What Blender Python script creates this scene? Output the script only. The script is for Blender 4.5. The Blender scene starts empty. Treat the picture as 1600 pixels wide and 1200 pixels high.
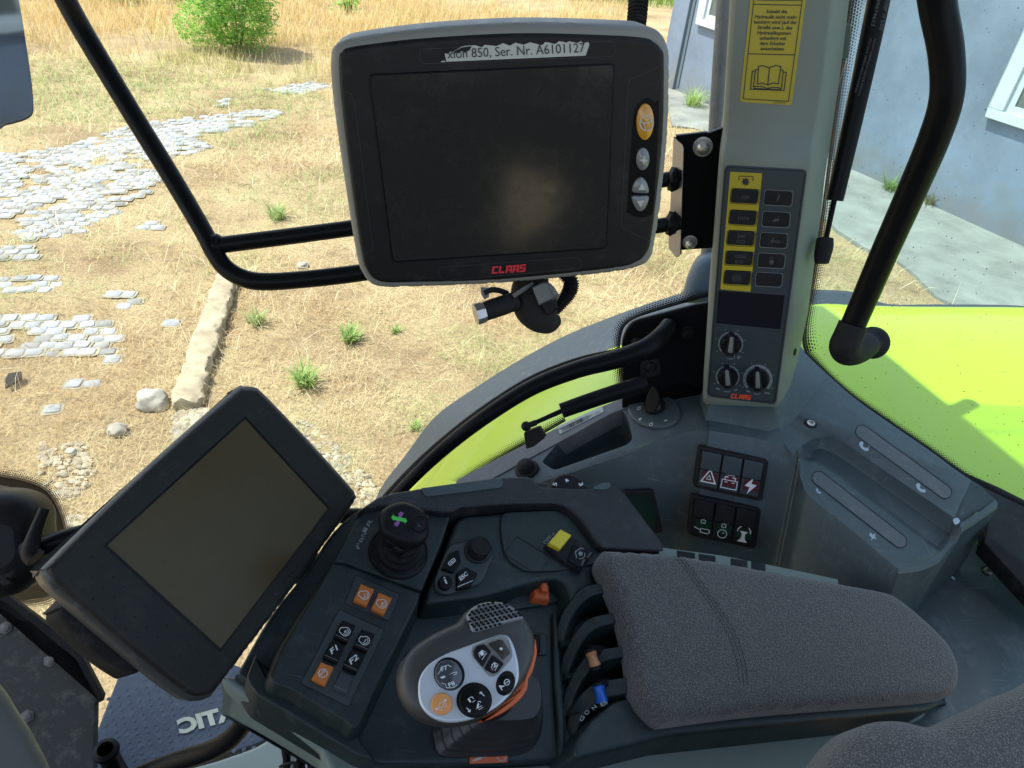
import bpy, math, random
import numpy as np
from mathutils import Vector, Matrix, noise
random.seed(7); rng = np.random.default_rng(11)
SC = bpy.context.scene
COL = SC.collection
# ------------------------------------------------------------------ camera
FOC = 1110.0                       # focal length in photo pixels (1600 wide)
PIT, ROL = math.radians(36.5), math.radians(5.5)
VF = Vector((0, math.cos(PIT), -math.sin(PIT)))
_u0 = Vector((0, math.sin(PIT), math.cos(PIT))); _r0 = Vector((1, 0, 0))
VR = math.cos(ROL)*_r0 + math.sin(ROL)*_u0
VU = -math.sin(ROL)*_r0 + math.cos(ROL)*_u0
CAM = Vector((0, 0, 2.9))
cd = bpy.data.cameras.new('camera'); cam = bpy.data.objects.new('camera', cd); COL.objects.link(cam)
cd.sensor_width = 36; cd.lens = 36*FOC/1600; cd.clip_start = 0.02; cd.clip_end = 2000
m = Matrix((VR, VU, -VF)).transposed().to_4x4(); m.translation = CAM
cam.matrix_world = m
SC.camera = cam
# ------------------------------------------------------------------ light
SUN_EL = math.radians(63); SUN_AZ = math.atan2(0.04, -1.0)      # direction towards the sun in plan
sdir = Vector((math.cos(SUN_AZ)*math.cos(SUN_EL), math.sin(SUN_AZ)*math.cos(SUN_EL), math.sin(SUN_EL)))
W = bpy.data.worlds.new('World'); SC.world = W; W.use_nodes = True
nt = W.node_tree; bg = nt.nodes['Background']
sky = nt.nodes.new('ShaderNodeTexSky'); sky.sky_type = 'NISHITA'; sky.sun_disc = False
sky.sun_elevation = SUN_EL; sky.sun_rotation = math.pi/2 - SUN_AZ
sky.dust_density = 1.5
hs = nt.nodes.new('ShaderNodeHueSaturation'); hs.inputs['Saturation'].default_value = .74      # thin summer haze
nt.links.new(sky.outputs[0], hs.inputs['Color']); nt.links.new(hs.outputs[0], bg.inputs[0]); bg.inputs[1].default_value = 0.15
sl = bpy.data.lights.new('sun', 'SUN'); so = bpy.data.objects.new('sun', sl); COL.objects.link(so)
sl.energy = 3.0; sl.angle = math.radians(0.5); sl.color = (1, .97, .91)
so.rotation_euler = sdir.to_track_quat('Z', 'Y').to_euler()
SC.view_settings.view_transform = 'Standard'; SC.view_settings.look = 'None'
SC.view_settings.exposure = 1.34; SC.view_settings.gamma = 1
SC.render.engine = 'CYCLES'
SC.cycles.max_bounces = 8; SC.cycles.transparent_max_bounces = 24; SC.cycles.glossy_bounces = 4

# ------------------------------------------------------------------ geometry helpers
def ray(x, y): return VF + VR*((x-800)/FOC) - VU*((y-600)/FOC)
def D(x, y, d): return CAM + ray(x, y)*d                       # point at depth d
def PY(x, y, Y): r = ray(x, y); return CAM + r*((Y-CAM.y)/r.y)
def PZ(x, y, Z): r = ray(x, y); return CAM + r*((Z-CAM.z)/r.z)
def proj(p):
    q = Vector(p)-CAM; d = q.dot(VF)
    return 800+FOC*q.dot(VR)/d, 600-FOC*q.dot(VU)/d
class Pl:                                                      # a plane facing the viewer
    def __init__(s, o, n):
        s.o = Vector(o); s.n = Vector(n).normalized()
        s.u = s.n.cross(Vector((0, 0, 1)) if abs(s.n.z) < .95 else Vector((0, 1, 0))).normalized(); s.v = s.n.cross(s.u)
    def p(s, x, y, h=0.0):
        r = ray(x, y); t = ((s.o + s.n*h - CAM).dot(s.n))/r.dot(s.n); return CAM + r*t
    def off(s, h): return Pl(s.o + s.n*h, s.n)
class MB:
    def __init__(s): s.v = []; s.f = []; s.m = []; s.uv = None
    def add(s, vs, fs, m=0):
        b = len(s.v); s.v += [tuple(a) for a in vs]
        for f in fs: s.f.append([b+i for i in f]); s.m.append(m)
    def build(s, name, mats, parent=None, ang=38, label=None, bevel=0, seg=3, fix=False):
        me = bpy.data.meshes.new(name); me.from_pydata(s.v, [], s.f)
        if not isinstance(mats, (list, tuple)): mats = [mats]
        for q in mats: me.materials.append(q)
        me.polygons.foreach_set('material_index', s.m)
        if s.uv is not None:
            l = me.uv_layers.new(name='UVMap')
            l.data.foreach_set('uv', [c for f in s.f for i in f for c in s.uv[i]])
        if fix:
            import bmesh
            bm = bmesh.new(); bm.from_mesh(me); bmesh.ops.remove_doubles(bm, verts=bm.verts, dist=1e-5)
            bmesh.ops.recalc_face_normals(bm, faces=bm.faces); bm.to_mesh(me); bm.free()
        me.polygons.foreach_set('use_smooth', [True]*len(me.polygons))
        me.set_sharp_from_angle(angle=math.radians(ang)); me.update()
        o = bpy.data.objects.new(name, me); COL.objects.link(o)
        if bevel:
            b = o.modifiers.new('bevel', 'BEVEL'); b.width = bevel; b.segments = seg; b.limit_method = 'ANGLE'; b.angle_limit = math.radians(28)
        if parent is not None:
            o.parent = parent
            if parent.type == 'EMPTY': o.matrix_parent_inverse = Matrix.Translation(-parent.location)
        if label: o['label'] = label
        return o
def thing(name, label, cat, loc, group=None):
    o = bpy.data.objects.new(name, None); COL.objects.link(o); o.location = loc; o.empty_display_size = .02
    o['label'] = label; o['category'] = cat
    if group: o['group'] = group
    return o
def tag(o, label=None, cat=None, group=None, kind=None):
    if label: o['label'] = label
    if cat: o['category'] = cat
    if group: o['group'] = group
    if kind: o['kind'] = kind
    return o
def rc(pts, r=6, n=5):                                         # round the corners of a pixel polygon
    out = []; N = len(pts)
    for i in range(N):
        p = Vector(pts[i][:2]); rr = pts[i][2] if len(pts[i]) > 2 else r
        a = Vector(pts[i-1][:2])-p; b = Vector(pts[(i+1) % N][:2])-p
        if rr <= 0: out.append((p.x, p.y)); continue
        ra = min(rr, a.length*.48); rb = min(rr, b.length*.48)
        A = p+a.normalized()*ra; B = p+b.normalized()*rb
        for k in range(n+1):
            t = k/n; q = A*(1-t)**2 + p*2*t*(1-t)*1.0 + B*t*t; out.append((q.x, q.y))
    return out
def ell(cx, cy, rx, ry=None, rot=0, n=28, a0=0, a1=360):
    ry = rx if ry is None else ry; c, s = math.cos(math.radians(rot)), math.sin(math.radians(rot)); o = []
    for k in range(n if a1-a0 >= 360 else n+1):
        a = math.radians(a0+(a1-a0)*k/n); x = rx*math.cos(a); y = ry*math.sin(a); o.append((cx+x*c-y*s, cy+x*s+y*c))
    return o
def smooth(pts, n=6, closed=True):                             # Catmull-Rom through tuples of any length
    P = [np.array(p, float) for p in pts]; N = len(P); out = []
    rngk = range(N) if closed else range(N-1)
    for i in rngk:
        if closed: a, b, c, d = P[i-1], P[i], P[(i+1) % N], P[(i+2) % N]
        else: a, b, c, d = P[max(i-1, 0)], P[i], P[i+1], P[min(i+2, N-1)]
        for k in range(n):
            t = k/n; out.append(tuple(.5*((2*b)+(c-a)*t+(2*a-5*b+4*c-d)*t*t+(3*b-a-3*c+d)*t**3)))
    if not closed: out.append(tuple(P[-1]))
    return out
def _flat(pl, P):
    q = [((p-pl.o).dot(pl.u), (p-pl.o).dot(pl.v)) for p in P]
    ar = sum(q[i-1][0]*q[i][1]-q[i][0]*q[i-1][1] for i in range(len(q)))
    return q, ar
from mathutils.geometry import delaunay_2d_cdt
def pillow(mb, pl, poly, h1, h0, b, m=0, taper=0, crown=0):
    # robust rounded-over top: height follows the distance to the outline
    P = [pl.p(x, y, h1) for x, y in poly]; q, ar = _flat(pl, P)
    if ar < 0: q.reverse()
    Q = [q[0]]
    for a in q[1:]:
        if (a[0]-Q[-1][0])**2+(a[1]-Q[-1][1])**2 > 2.5e-7: Q.append(a)
    if (Q[0][0]-Q[-1][0])**2+(Q[0][1]-Q[-1][1])**2 < 2.5e-7: Q.pop()
    Q2 = []
    for i, a in enumerate(Q):
        c = Q[(i+1) % len(Q)]; n_ = max(1, int(math.hypot(c[0]-a[0], c[1]-a[1])/(b*.7)))
        for k in range(n_): Q2.append((a[0]+(c[0]-a[0])*k/n_, a[1]+(c[1]-a[1])*k/n_))
    Q = np.array(Q2); N = len(Q); E2 = np.roll(Q, -1, 0)
    def dist(X):
        d = np.full(len(X), 1e9)
        for a, c in zip(Q, E2):
            v = c-a; t = np.clip(((X-a)@v)/max(v@v, 1e-12), 0, 1); d = np.minimum(d, np.hypot(*(X-a-t[:, None]*v).T))
        return d
    def inside(X):
        c = np.zeros(len(X), bool)
        for (x1, y1), (x2, y2) in zip(Q, E2):
            c ^= ((y1 > X[:, 1]) != (y2 > X[:, 1])) & (X[:, 0] < (x2-x1)*(X[:, 1]-y1)/((y2-y1) if y2 != y1 else 1e-12)+x1)
        return c
    lo, hi = Q.min(0), Q.max(0); pts = []
    ev = E2-Q; nr = np.c_[-ev[:, 1], ev[:, 0]]; nr /= np.linalg.norm(nr, axis=1)[:, None]+1e-12; vn = nr+np.roll(nr, 1, 0); vn /= np.linalg.norm(vn, axis=1)[:, None]+1e-9
    for f_ in (.05, .16, .34, .6, 1.0):
        X = Q+vn*(b*f_); ok = inside(X) & (dist(X) > b*f_*.93); X = X[ok]
        keep = []
        for a in X:
            if not keep or np.hypot(*(a-keep[-1])) > b*f_*.25: keep.append(a)
        if keep: pts.append(np.array(keep))
    s = b*.33; gx, gy = np.meshgrid(np.arange(lo[0], hi[0], s), np.arange(lo[1], hi[1], s)); X = np.c_[gx.ravel(), gy.ravel()]; d = dist(X); X = X[(d > b*.2) & (d < b*1.15)]
    X = X[inside(X)] if len(X) else X
    have = np.vstack([Q]+pts); g_ = []
    for a in X:
        if np.min(np.abs(have-a).max(1)) > b*.24: g_.append(a)
    if g_: pts.append(np.array(g_))
    s = b*.9
    gx, gy = np.meshgrid(np.arange(lo[0], hi[0], s), np.arange(lo[1], hi[1], s)); X = np.c_[gx.ravel(), gy.ravel()]; X = X[inside(X)]; d = dist(X)
    pts.append(X[(d > b*1.15) & (d < b*3)]); s = b*3 if not crown else b*1.2
    gx, gy = np.meshgrid(np.arange(lo[0], hi[0], s), np.arange(lo[1], hi[1], s)); X = np.c_[gx.ravel(), gy.ravel()]; X = X[inside(X)]; d = dist(X); pts.append(X[d >= b*3])
    A_ = np.vstack([Q]+[p for p in pts if len(p)]); d = dist(A_); d[:N] = 0
    t = np.clip(1-d/b, 0, 1); z = h1-b*(1-np.sqrt(1-t*t))
    if crown: z = z+crown*np.clip(d/(b*4), 0, 1)**.7
    V, E_, F_, *_r = delaunay_2d_cdt([Vector((float(a), float(c))) for a, c in A_], [(i, (i+1) % N) for i in range(N)], [], 1, 1e-7, True)
    org = _r[0]
    cen = np.array([[sum(V[i].x for i in f)/len(f), sum(V[i].y for i in f)/len(f)] for f in F_]); okf = inside(cen); F_ = [f for f, k in zip(F_, okf) if k]
    vs = []
    for i, v in enumerate(V):
        k = org[i][0] if org[i] else None
        if k is None: dd = dist(np.array([[v.x, v.y]]))[0]; tt = min(1, max(0, 1-dd/b)); zz = h1-b*(1-math.sqrt(1-tt*tt))
        else: zz = z[k]
        vs.append(pl.o+pl.u*v.x+pl.v*v.y+pl.n*float(zz))
    lk = {}
    for i, v in enumerate(V):
        for k in org[i]:
            if k < N: lk[k] = i
    nb = len(vs); bot = [pl.o+pl.u*float(a[0]-vn[i][0]*taper)+pl.v*float(a[1]-vn[i][1]*taper)+pl.n*h0 for i, a in enumerate(Q)]
    fs = [list(f) for f in F_]+[[nb+i, nb+(i+1) % N, lk.get((i+1) % N, 0), lk.get(i, 0)] for i in range(N) if i in lk and (i+1) % N in lk]+[[nb+i for i in range(N)][::-1]]
    mb.add(vs+bot, fs, m)
def prism(mb, pl, poly, h1, h0, b=.0015, m=0, mside=None, seg=3, dome=0, taper=0):
    if b > .0036 and not dome: return pillow(mb, pl, poly, h1, h0, b, m, taper)
    # poly in pixels seen at height h1; walls go down to h0 along the plane's normal
    P = [pl.p(x, y, h1) for x, y in poly]
    q, ar = _flat(pl, P)
    if ar < 0: P.reverse(); q.reverse()
    N = len(q); nrm = []
    for i in range(N):
        a = Vector(q[i-1]); c = Vector(q[i]); d = Vector(q[(i+1) % N]); e1 = (c-a); e2 = (d-c)
        if e1.length < 1e-9: e1 = e2
        if e2.length < 1e-9: e2 = e1
        e1 = e1.normalized(); e2 = e2.normalized()
        n1 = Vector((-e1.y, e1.x)); n2 = Vector((-e2.y, e2.x)); s = n1+n2
        if s.length < .3: s = n1*1.0
        else: s = s/max(s.length_squared/2, .6)
        nrm.append(s)
    def ring(ins, h):
        if ins > .0004:
            X = [[q[i][0]+nrm[i].x*ins, q[i][1]+nrm[i].y*ins] for i in range(N)]
            for _ in range(60):
                bad = 0
                for i in range(N):
                    j = (i+1) % N; dx = q[j][0]-q[i][0]; dy = q[j][1]-q[i][1]
                    if (X[j][0]-X[i][0])*dx+(X[j][1]-X[i][1])*dy < -1e-9:
                        a = (X[i][0]+X[j][0])/2; b_ = (X[i][1]+X[j][1])/2; X[i] = [a, b_]; X[j] = [a, b_]; bad = 1
                if not bad: break
            return [pl.o + pl.u*a[0] + pl.v*a[1] + pl.n*h for a in X]
        return [pl.o + pl.u*(q[i][0]+nrm[i].x*ins) + pl.v*(q[i][1]+nrm[i].y*ins) + pl.n*h for i in range(N)]
    rings = [ring(-taper, h0)]
    if b > 0:
        for k in range(seg+1):
            a = math.pi/2*k/seg; rings.append(ring(b*(1-math.cos(a)), h1-b+b*math.sin(a)))
    else: rings.append(ring(0, h1))
    vs = [v for r in rings for v in r]; fs = []
    for k in range(len(rings)-1):
        for i in range(N):
            j = (i+1) % N; fs.append([k*N+i, k*N+j, (k+1)*N+j, (k+1)*N+i])
    base = len(mb.v); mb.add(vs, fs, m)
    if mside is not None:
        for i in range(N): mb.m[-len(fs)+i] = mside
    L = len(rings)-1
    if dome:
        c = sum((Vector(v) for v in rings[L]), Vector())/N; prev = rings[L]; K = 5; vs2 = []
        for k in range(1, K):
            t = k/K; vs2 += [c+(r-c)*(1-t)+pl.n*dome*math.sin(t*math.pi/2) for r in rings[L]]
        vs2.append(c+pl.n*dome); fs2 = []
        vsall = list(rings[L])+vs2
        for k in range(K-1):
            for i in range(N):
                j = (i+1) % N; fs2.append([k*N+i, k*N+j, (k+1)*N+j, (k+1)*N+i])
        for i in range(N): fs2.append([(K-1)*N+i, (K-1)*N+(i+1) % N, K*N])
        mb.add(vsall, fs2, m)
    else: mb.add(rings[L], [list(range(N))], m)
    mb.add(rings[0], [list(range(N))[::-1]], m)
def flat(mb, pl, poly, h, m=0):
    P = [pl.p(x, y, h) for x, y in poly]; q, ar = _flat(pl, P)
    if ar < 0: P.reverse()
    mb.add(P, [list(range(len(P)))], m)
def stroke(mb, pl, pts, w, h, m=0, closed=False):
    P = [Vector(p) for p in pts]; N = len(P)
    if closed: P2 = P
    L = []; Rr = []
    for i in range(N):
        a = P[i-1] if (i or closed) else P[i]; c = P[i]; d = P[(i+1) % N] if (i < N-1 or closed) else P[i]
        e1 = (c-a); e2 = (d-c)
        if e1.length < 1e-6: e1 = e2
        if e2.length < 1e-6: e2 = e1
        e1 = e1.normalized(); e2 = e2.normalized(); s = Vector((-e1.y-e2.y, e1.x+e2.x))
        if s.length < .4: s = Vector((-e1.y, e1.x))
        else: s = s/(s.length_squared/2) 
        L.append(c+s*w/2); Rr.append(c-s*w/2)
    for i in range(N if closed else N-1):
        j = (i+1) % N; flat(mb, pl, [L[i], L[j], Rr[j], Rr[i]], h, m)
_tx = {}
def text(mb, pl, s, p0, p1, hgt, h, m=0, shear=0, bold=0, up=None, fit=True, mirror=False):
    key = (s, shear, bold)
    if key not in _tx:
        cu = bpy.data.curves.new('t', 'FONT'); cu.body = s; cu.shear = shear; cu.offset = bold; cu.size = 1; cu.resolution_u = 3
        ob = bpy.data.objects.new('t', cu); COL.objects.link(ob)
        me = bpy.data.meshes.new_from_object(ob.evaluated_get(bpy.context.evaluated_depsgraph_get()))
        V = [(v.co.x, v.co.y) for v in me.vertices]; Fc = [list(p.vertices) for p in me.polygons]
        bpy.data.objects.remove(ob); bpy.data.curves.remove(cu); bpy.data.meshes.remove(me); _tx[key] = (V, Fc)
    V, Fc = _tx[key]
    if not V: return
    x0 = min(v[0] for v in V); x1 = max(v[0] for v in V)
    p0 = Vector(p0); p1 = Vector(p1); e = p1-p0
    if up is None: u = Vector((e.y, -e.x)).normalized()*hgt/.69
    else: u = Vector(up)/.69
    pts = []
    for x, y in V:
        t = (x-x0)/(x1-x0)
        if mirror: t = 1-t
        q = p0+e*t+u*y; pts.append(pl.p(q.x, q.y, h))
    b = len(mb.v); mb.v += [tuple(a) for a in pts]
    for f in Fc:
        f = f if not mirror else f[::-1]
        mb.f.append([b+i for i in f]); mb.m.append(m)
def sweep(mb, P, r, seg=14, m=0, cap=True, flatn=None):
    P = [Vector(p) for p in P]; N = len(P); R_ = r if isinstance(r, (list, tuple)) else [r]*N
    t = (P[1]-P[0]).normalized(); a = t.orthogonal().normalized(); vs = []
    for i in range(N):
        t2 = (P[min(i+1, N-1)]-P[max(i-1, 0)]).normalized(); ax = t.cross(t2)
        if ax.length > 1e-7: a = Matrix.Rotation(t.angle(t2), 3, ax.normalized()) @ a
        a = (a-t2*a.dot(t2)).normalized(); t = t2; b = t.cross(a)
        for k in range(seg):
            an = 2*math.pi*k/seg; vs.append(P[i]+(a*math.cos(an)+b*math.sin(an))*R_[i])
    fs = [[i*seg+k, i*seg+(k+1) % seg, (i+1)*seg+(k+1) % seg, (i+1)*seg+k] for i in range(N-1) for k in range(seg)]
    if cap: fs += [list(range(seg))[::-1], [(N-1)*seg+k for k in range(seg)]]
    mb.add(vs, fs, m)
def tubepx(mb, pts, w=None, n=8, seg=16, m=0, cap=True, cl=False):
    # pts: (px, py, depth, width in px) through which a tube runs
    q = smooth(pts, n, cl); sweep(mb, [D(a[0], a[1], a[2]) for a in q], [a[3]*a[2]/FOC/2 for a in q], seg, m, cap)
def lathe(mb, c, ax, prof, seg=28, m=0, ms=None):
    c = Vector(c); ax = Vector(ax).normalized(); a = ax.orthogonal().normalized(); b = ax.cross(a); n = len(prof)
    vs = [c+ax*h+(a*math.cos(2*math.pi*k/seg)+b*math.sin(2*math.pi*k/seg))*r for r, h in prof for k in range(seg)]
    for i in range(n-1):
        mm = ms[i] if ms else m
        b0 = len(mb.v)
        mb.add(vs[i*seg:(i+2)*seg], [[k, (k+1) % seg, seg+(k+1) % seg, seg+k] for k in range(seg)], mm)
    mb.add(vs[-seg:], [list(range(seg))], ms[-1] if ms else m)
def ball(mb, c, r, m=0, sq=(1, 1, 1), seed=None, amp=0, n=12, frq=1.0):
    vs = []; fs = []
    for i in range(n+1):
        th = math.pi*i/n
        for j in range(2*n):
            ph = math.pi*j/n; d = Vector((math.sin(th)*math.cos(ph), math.sin(th)*math.sin(ph), math.cos(th)))
            rr = r*(1+(amp*noise.noise(d*frq+Vector((seed, 0, 0))) if amp else 0))
            vs.append(Vector(c)+Vector((d.x*sq[0], d.y*sq[1], d.z*sq[2]))*rr)
    for i in range(n):
        for j in range(2*n):
            k = (j+1) % (2*n); fs.append([i*2*n+j, (i+1)*2*n+j, (i+1)*2*n+k, i*2*n+k])
    mb.add(vs, fs, m)
def box(mb, lo, hi, m=0):
    x0, y0, z0 = lo; x1, y1, z1 = hi
    mb.add([(x0, y0, z0), (x1, y0, z0), (x1, y1, z0), (x0, y1, z0), (x0, y0, z1), (x1, y0, z1), (x1, y1, z1), (x0, y1, z1)],
           [[0, 3, 2, 1], [4, 5, 6, 7], [0, 1, 5, 4], [1, 2, 6, 5], [2, 3, 7, 6], [3, 0, 4, 7]], m)
def loft(mb, rows, m=0, closed=False, flip=False):
    n = len(rows[0]); vs = [p for r in rows for p in r]; fs = []
    for i in range(len(rows)-1):
        for j in range(n if closed else n-1):
            k = (j+1) % n; f = [i*n+j, i*n+k, (i+1)*n+k, (i+1)*n+j]; fs.append(f[::-1] if flip else f)
    mb.add(vs, fs, m)

# ------------------------------------------------------------------ materials
def mat(name, col, rough=.5, metal=0, bump=0, bscale=400, var=0, vscale=8, spec=.5, coat=0, dust=0, dcol=(.45, .43, .4), emit=None, scratch=0, voro=False, col2=None, space='Object'):
    M_ = bpy.data.materials.new(name); M_.use_nodes = True; t = M_.node_tree; N = t.nodes; L = t.links
    B = N['Principled BSDF']; B.inputs['Base Color'].default_value = (*col, 1); B.inputs['Roughness'].default_value = rough
    B.inputs['Metallic'].default_value = metal; B.inputs['Specular IOR Level'].default_value = spec; B.inputs['Coat Weight'].default_value = coat
    tc = N.new('ShaderNodeTexCoord'); src = tc.outputs[space]
    last = None
    if var or dust or col2:
        nz = N.new('ShaderNodeTexNoise'); nz.inputs['Scale'].default_value = vscale; nz.inputs['Detail'].default_value = 6; nz.inputs['Roughness'].default_value = .6; L.new(src, nz.inputs[0])
        mx = N.new('ShaderNodeMix'); mx.data_type = 'RGBA'; c2 = col2 if col2 else tuple(c*(1-var) for c in col)
        mx.inputs[6].default_value = (*tuple(min(1, c*(1+var)) for c in col), 1); mx.inputs[7].default_value = (*c2, 1)
        rp = N.new('ShaderNodeMapRange'); rp.inputs[1].default_value = .35; rp.inputs[2].default_value = .65; L.new(nz.outputs[0], rp.inputs[0]); L.new(rp.outputs[0], mx.inputs[0]); last = mx.outputs[2]
        if not (var or col2): mx.inputs[6].default_value = mx.inputs[7].default_value = (*col, 1)
        if dust:
            n2 = N.new('ShaderNodeTexNoise'); n2.inputs['Scale'].default_value = vscale*6; n2.inputs['Detail'].default_value = 10; n2.inputs['Roughness'].default_value = .75; L.new(src, n2.inputs[0])
            r2 = N.new('ShaderNodeMapRange'); r2.inputs[1].default_value = .52; r2.inputs[2].default_value = .8; r2.inputs[3].default_value = 0; r2.inputs[4].default_value = dust; L.new(n2.outputs[0], r2.inputs[0])
            m2 = N.new('ShaderNodeMix'); m2.data_type = 'RGBA'; L.new(r2.outputs[0], m2.inputs[0]); L.new(last, m2.inputs[6]); m2.inputs[7].default_value = (*dcol, 1); last = m2.outputs[2]
            r3 = N.new('ShaderNodeMapRange'); r3.inputs[3].default_value = rough-.06; r3.inputs[4].default_value = min(1, rough+.2); L.new(n2.outputs[0], r3.inputs[0]); L.new(r3.outputs[0], B.inputs['Roughness'])
        if scratch:
            for rot, sc_ in ((.5, (900, 9, 60)), (2.1, (14, 700, 50))):
                mp = N.new('ShaderNodeMapping'); mp.inputs['Rotation'].default_value = (rot, .3, rot); mp.inputs['Scale'].default_value = sc_; L.new(src, mp.inputs[0])
                n4 = N.new('ShaderNodeTexNoise'); n4.inputs['Scale'].default_value = 1; n4.inputs['Detail'].default_value = 1; L.new(mp.outputs[0], n4.inputs[0])
                r4 = N.new('ShaderNodeMapRange'); r4.inputs[1].default_value = .725; r4.inputs[2].default_value = .77; r4.inputs[4].default_value = scratch; L.new(n4.outputs[0], r4.inputs[0])
                m5 = N.new('ShaderNodeMix'); m5.data_type = 'RGBA'; L.new(r4.outputs[0], m5.inputs[0]); L.new(last, m5.inputs[6]); m5.inputs[7].default_value = (*dcol, 1); last = m5.outputs[2]
        L.new(last, B.inputs['Base Color'])
    if bump:
        if voro: tx = N.new('ShaderNodeTexVoronoi'); tx.inputs['Scale'].default_value = bscale
        else: tx = N.new('ShaderNodeTexNoise'); tx.inputs['Scale'].default_value = bscale; tx.inputs['Detail'].default_value = 3
        L.new(src, tx.inputs[0]); bp = N.new('ShaderNodeBump'); bp.inputs['Strength'].default_value = bump; bp.inputs['Distance'].default_value = .001
        L.new(tx.outputs[0], bp.inputs['Height']); L.new(bp.outputs[0], B.inputs['Normal'])
    if emit: B.inputs['Emission Color'].default_value = (*emit, 1); B.inputs['Emission Strength'].default_value = 1
    return M_
M = dict(
 plast=mat('dark_teal_plastic', (.0125, .0235, .0245), .37, spec=.36, scratch=.08, bump=.3, bscale=1500, dust=.10, vscale=5, var=.05),
 plast2=mat('slate_plastic', (.044, .064, .070), .38, spec=.5, scratch=.2, bump=.3, bscale=1400, dust=.16, vscale=5, var=.06, dcol=(.4, .42, .42)),
 panelg=mat('panel_grey', (.026, .038, .041), .5, bump=.05, bscale=900),
 black=mat('black_plastic', (0.0084, 0.009, 0.0102), .38, spec=.16, bump=.1, bscale=900, dust=.05, vscale=9),
 blackm=mat('matt_black_plastic', (0.0132, 0.0138, 0.015), .55, spec=.16, bump=.15, bscale=1200, dust=.06, vscale=9),
 gloss=mat('gloss_black', (.005, .006, .0065), .3, spec=.14),
 rubber=mat('black_rubber', (.012, .013, .014), .6, spec=.16, bump=.2, bscale=700, dust=.1, vscale=8),
 tube=mat('black_painted_steel', (.005, .006, .007), .28, spec=.10, dust=.01, vscale=12, bump=.03, bscale=60),
 leather=mat('grained_black_leather', (.009, .011, .014), .46, bump=.75, bscale=520, voro=True, dust=.1),
 bezel=mat('monitor_bezel', (.0045, .005, .005), .48, spec=.3, bump=.1, bscale=1400, dust=.05, vscale=7),
 casing=mat('light_grey_casing', (.19, .19, .17), .5, bump=.08, bscale=900),
 term=mat('terminal_charcoal', (.010, .0098, .0095), .5, spec=.3, bump=.1, bscale=1100, dust=.05, vscale=6),
 pillar=mat('pillar_grey_green', (.17, .195, .165), .5, bump=.06, bscale=900, dust=.08, vscale=5),
 shell=mat('shell_grey_green', (.14, .18, .16), .55, bump=.08, bscale=900, dust=.08, vscale=5),
 yellow=mat('yellow_print', (0.4092, 0.33, 0.0132), .45),
 yelsw=mat('yellow_switch', (0.6, 0.48, 0.016), .4),
 orange=mat('orange_button', (0.54, 0.15, 0.01875), .45, bump=.05),
 oranlt=mat('light_orange', (0.6375, 0.272, 0.0765), .45),
 orred=mat('red_orange', (0.465, 0.09, 0.0225), .5),
 amber=mat('amber_button', (0.495, 0.24, 0.0225), .25, coat=.5),
 silver=mat('silver_plate', (.52, .57, .62), .38, metal=.35, bump=.05, bscale=1500),
 steel=mat('steel', (.5, .48, .45), .32, metal=.9, dust=.2, vscale=40),
 greyb=mat('grey_button', (0.156, 0.169, 0.169), .3, coat=.4),
 white=mat('white_print', (.62, .65, .66), .5),
 dimw=mat('dim_print', (0.06, 0.069, 0.072), .5),
 greyp=mat('grey_print', (0.2046, 0.2294, 0.2356), .5),
 red=mat('red_print', (.62, .03, .03), .45),
 logored=mat('logo_red', (.55, .03, .04), .4),
 green=mat('green_print', (0.054, 0.495, 0.063), .5), purple=mat('purple_print', (0.225, 0.072, 0.27), .5),
 dkred=mat('dark_red_lens', (.085, .003, .008), .4), dkgreen=mat('dark_green_lens', (.003, .030, .012), .4),
 bluesw=mat('blue_roller', (0.008, 0.104, 0.496), .35), tan=mat('tan_roller', (0.434, 0.196, 0.084), .4),
 paper=mat('white_paper', (0.403, 0.4225, 0.403), .6), ink=mat('ink', (.02, .02, .022), .6), inky=mat('ink_on_yellow', (.03, .03, .02), .6),
 metalg=mat('grey_metal_tube', (0.1178, 0.1178, 0.1178), .5, dust=.25, vscale=20, var=.15),
 bluep=mat('weathered_blue_plastic', (0.0595, 0.0945, 0.133), .45, dust=.12, vscale=8),
 orbar=mat('orange_sticker', (0.528, 0.104, 0.024), .45),
 velcro=mat('black_felt', (.008, .008, .009), .9, bump=1, bscale=500),
 iris=mat('grey_connector', (0.12, 0.126, 0.12), .45),
)
M['screen'] = mat('dark_screen', (.021, .022, .0205), .06, spec=.75, dust=.008, vscale=5)
M['screen2'] = mat('dark_screen_warm_reflection', (.066, .046, .018), .25, spec=.25, dust=.03, vscale=5)  # warm brown reflection put into the base colour
M['lime'] = mat('lime_paint', (.37, .51, .012), .3, coat=.35, dust=.10, vscale=9, dcol=(.55, .62, .2))
# upholstery: woven grain
def fabric():
    m_ = mat('woven_grey_fabric', (.065, .065, .067), .85, bump=1.0, bscale=520, voro=True); t = m_.node_tree; N = t.nodes; L = t.links; B = N['Principled BSDF']
    tc = [n for n in N if n.type == 'TEX_COORD'][0]; v = N.new('ShaderNodeTexVoronoi'); v.inputs['Scale'].default_value = 680; L.new(tc.outputs['Object'], v.inputs[0])
    mr = N.new('ShaderNodeMapRange'); mr.inputs[1].default_value = .0; mr.inputs[2].default_value = .42; L.new(v.outputs[0], mr.inputs[0])
    mx = N.new('ShaderNodeMix'); mx.data_type = 'RGBA'; mx.inputs[6].default_value = (.29, .28, .26, 1); mx.inputs[7].default_value = (.052, .051, .051, 1); L.new(mr.outputs[0], mx.inputs[0]); L.new(mx.outputs[2], B.inputs['Base Color'])
    B.inputs['Sheen Weight'].default_value = .25
    return m_
M['fabric'] = fabric()
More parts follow.
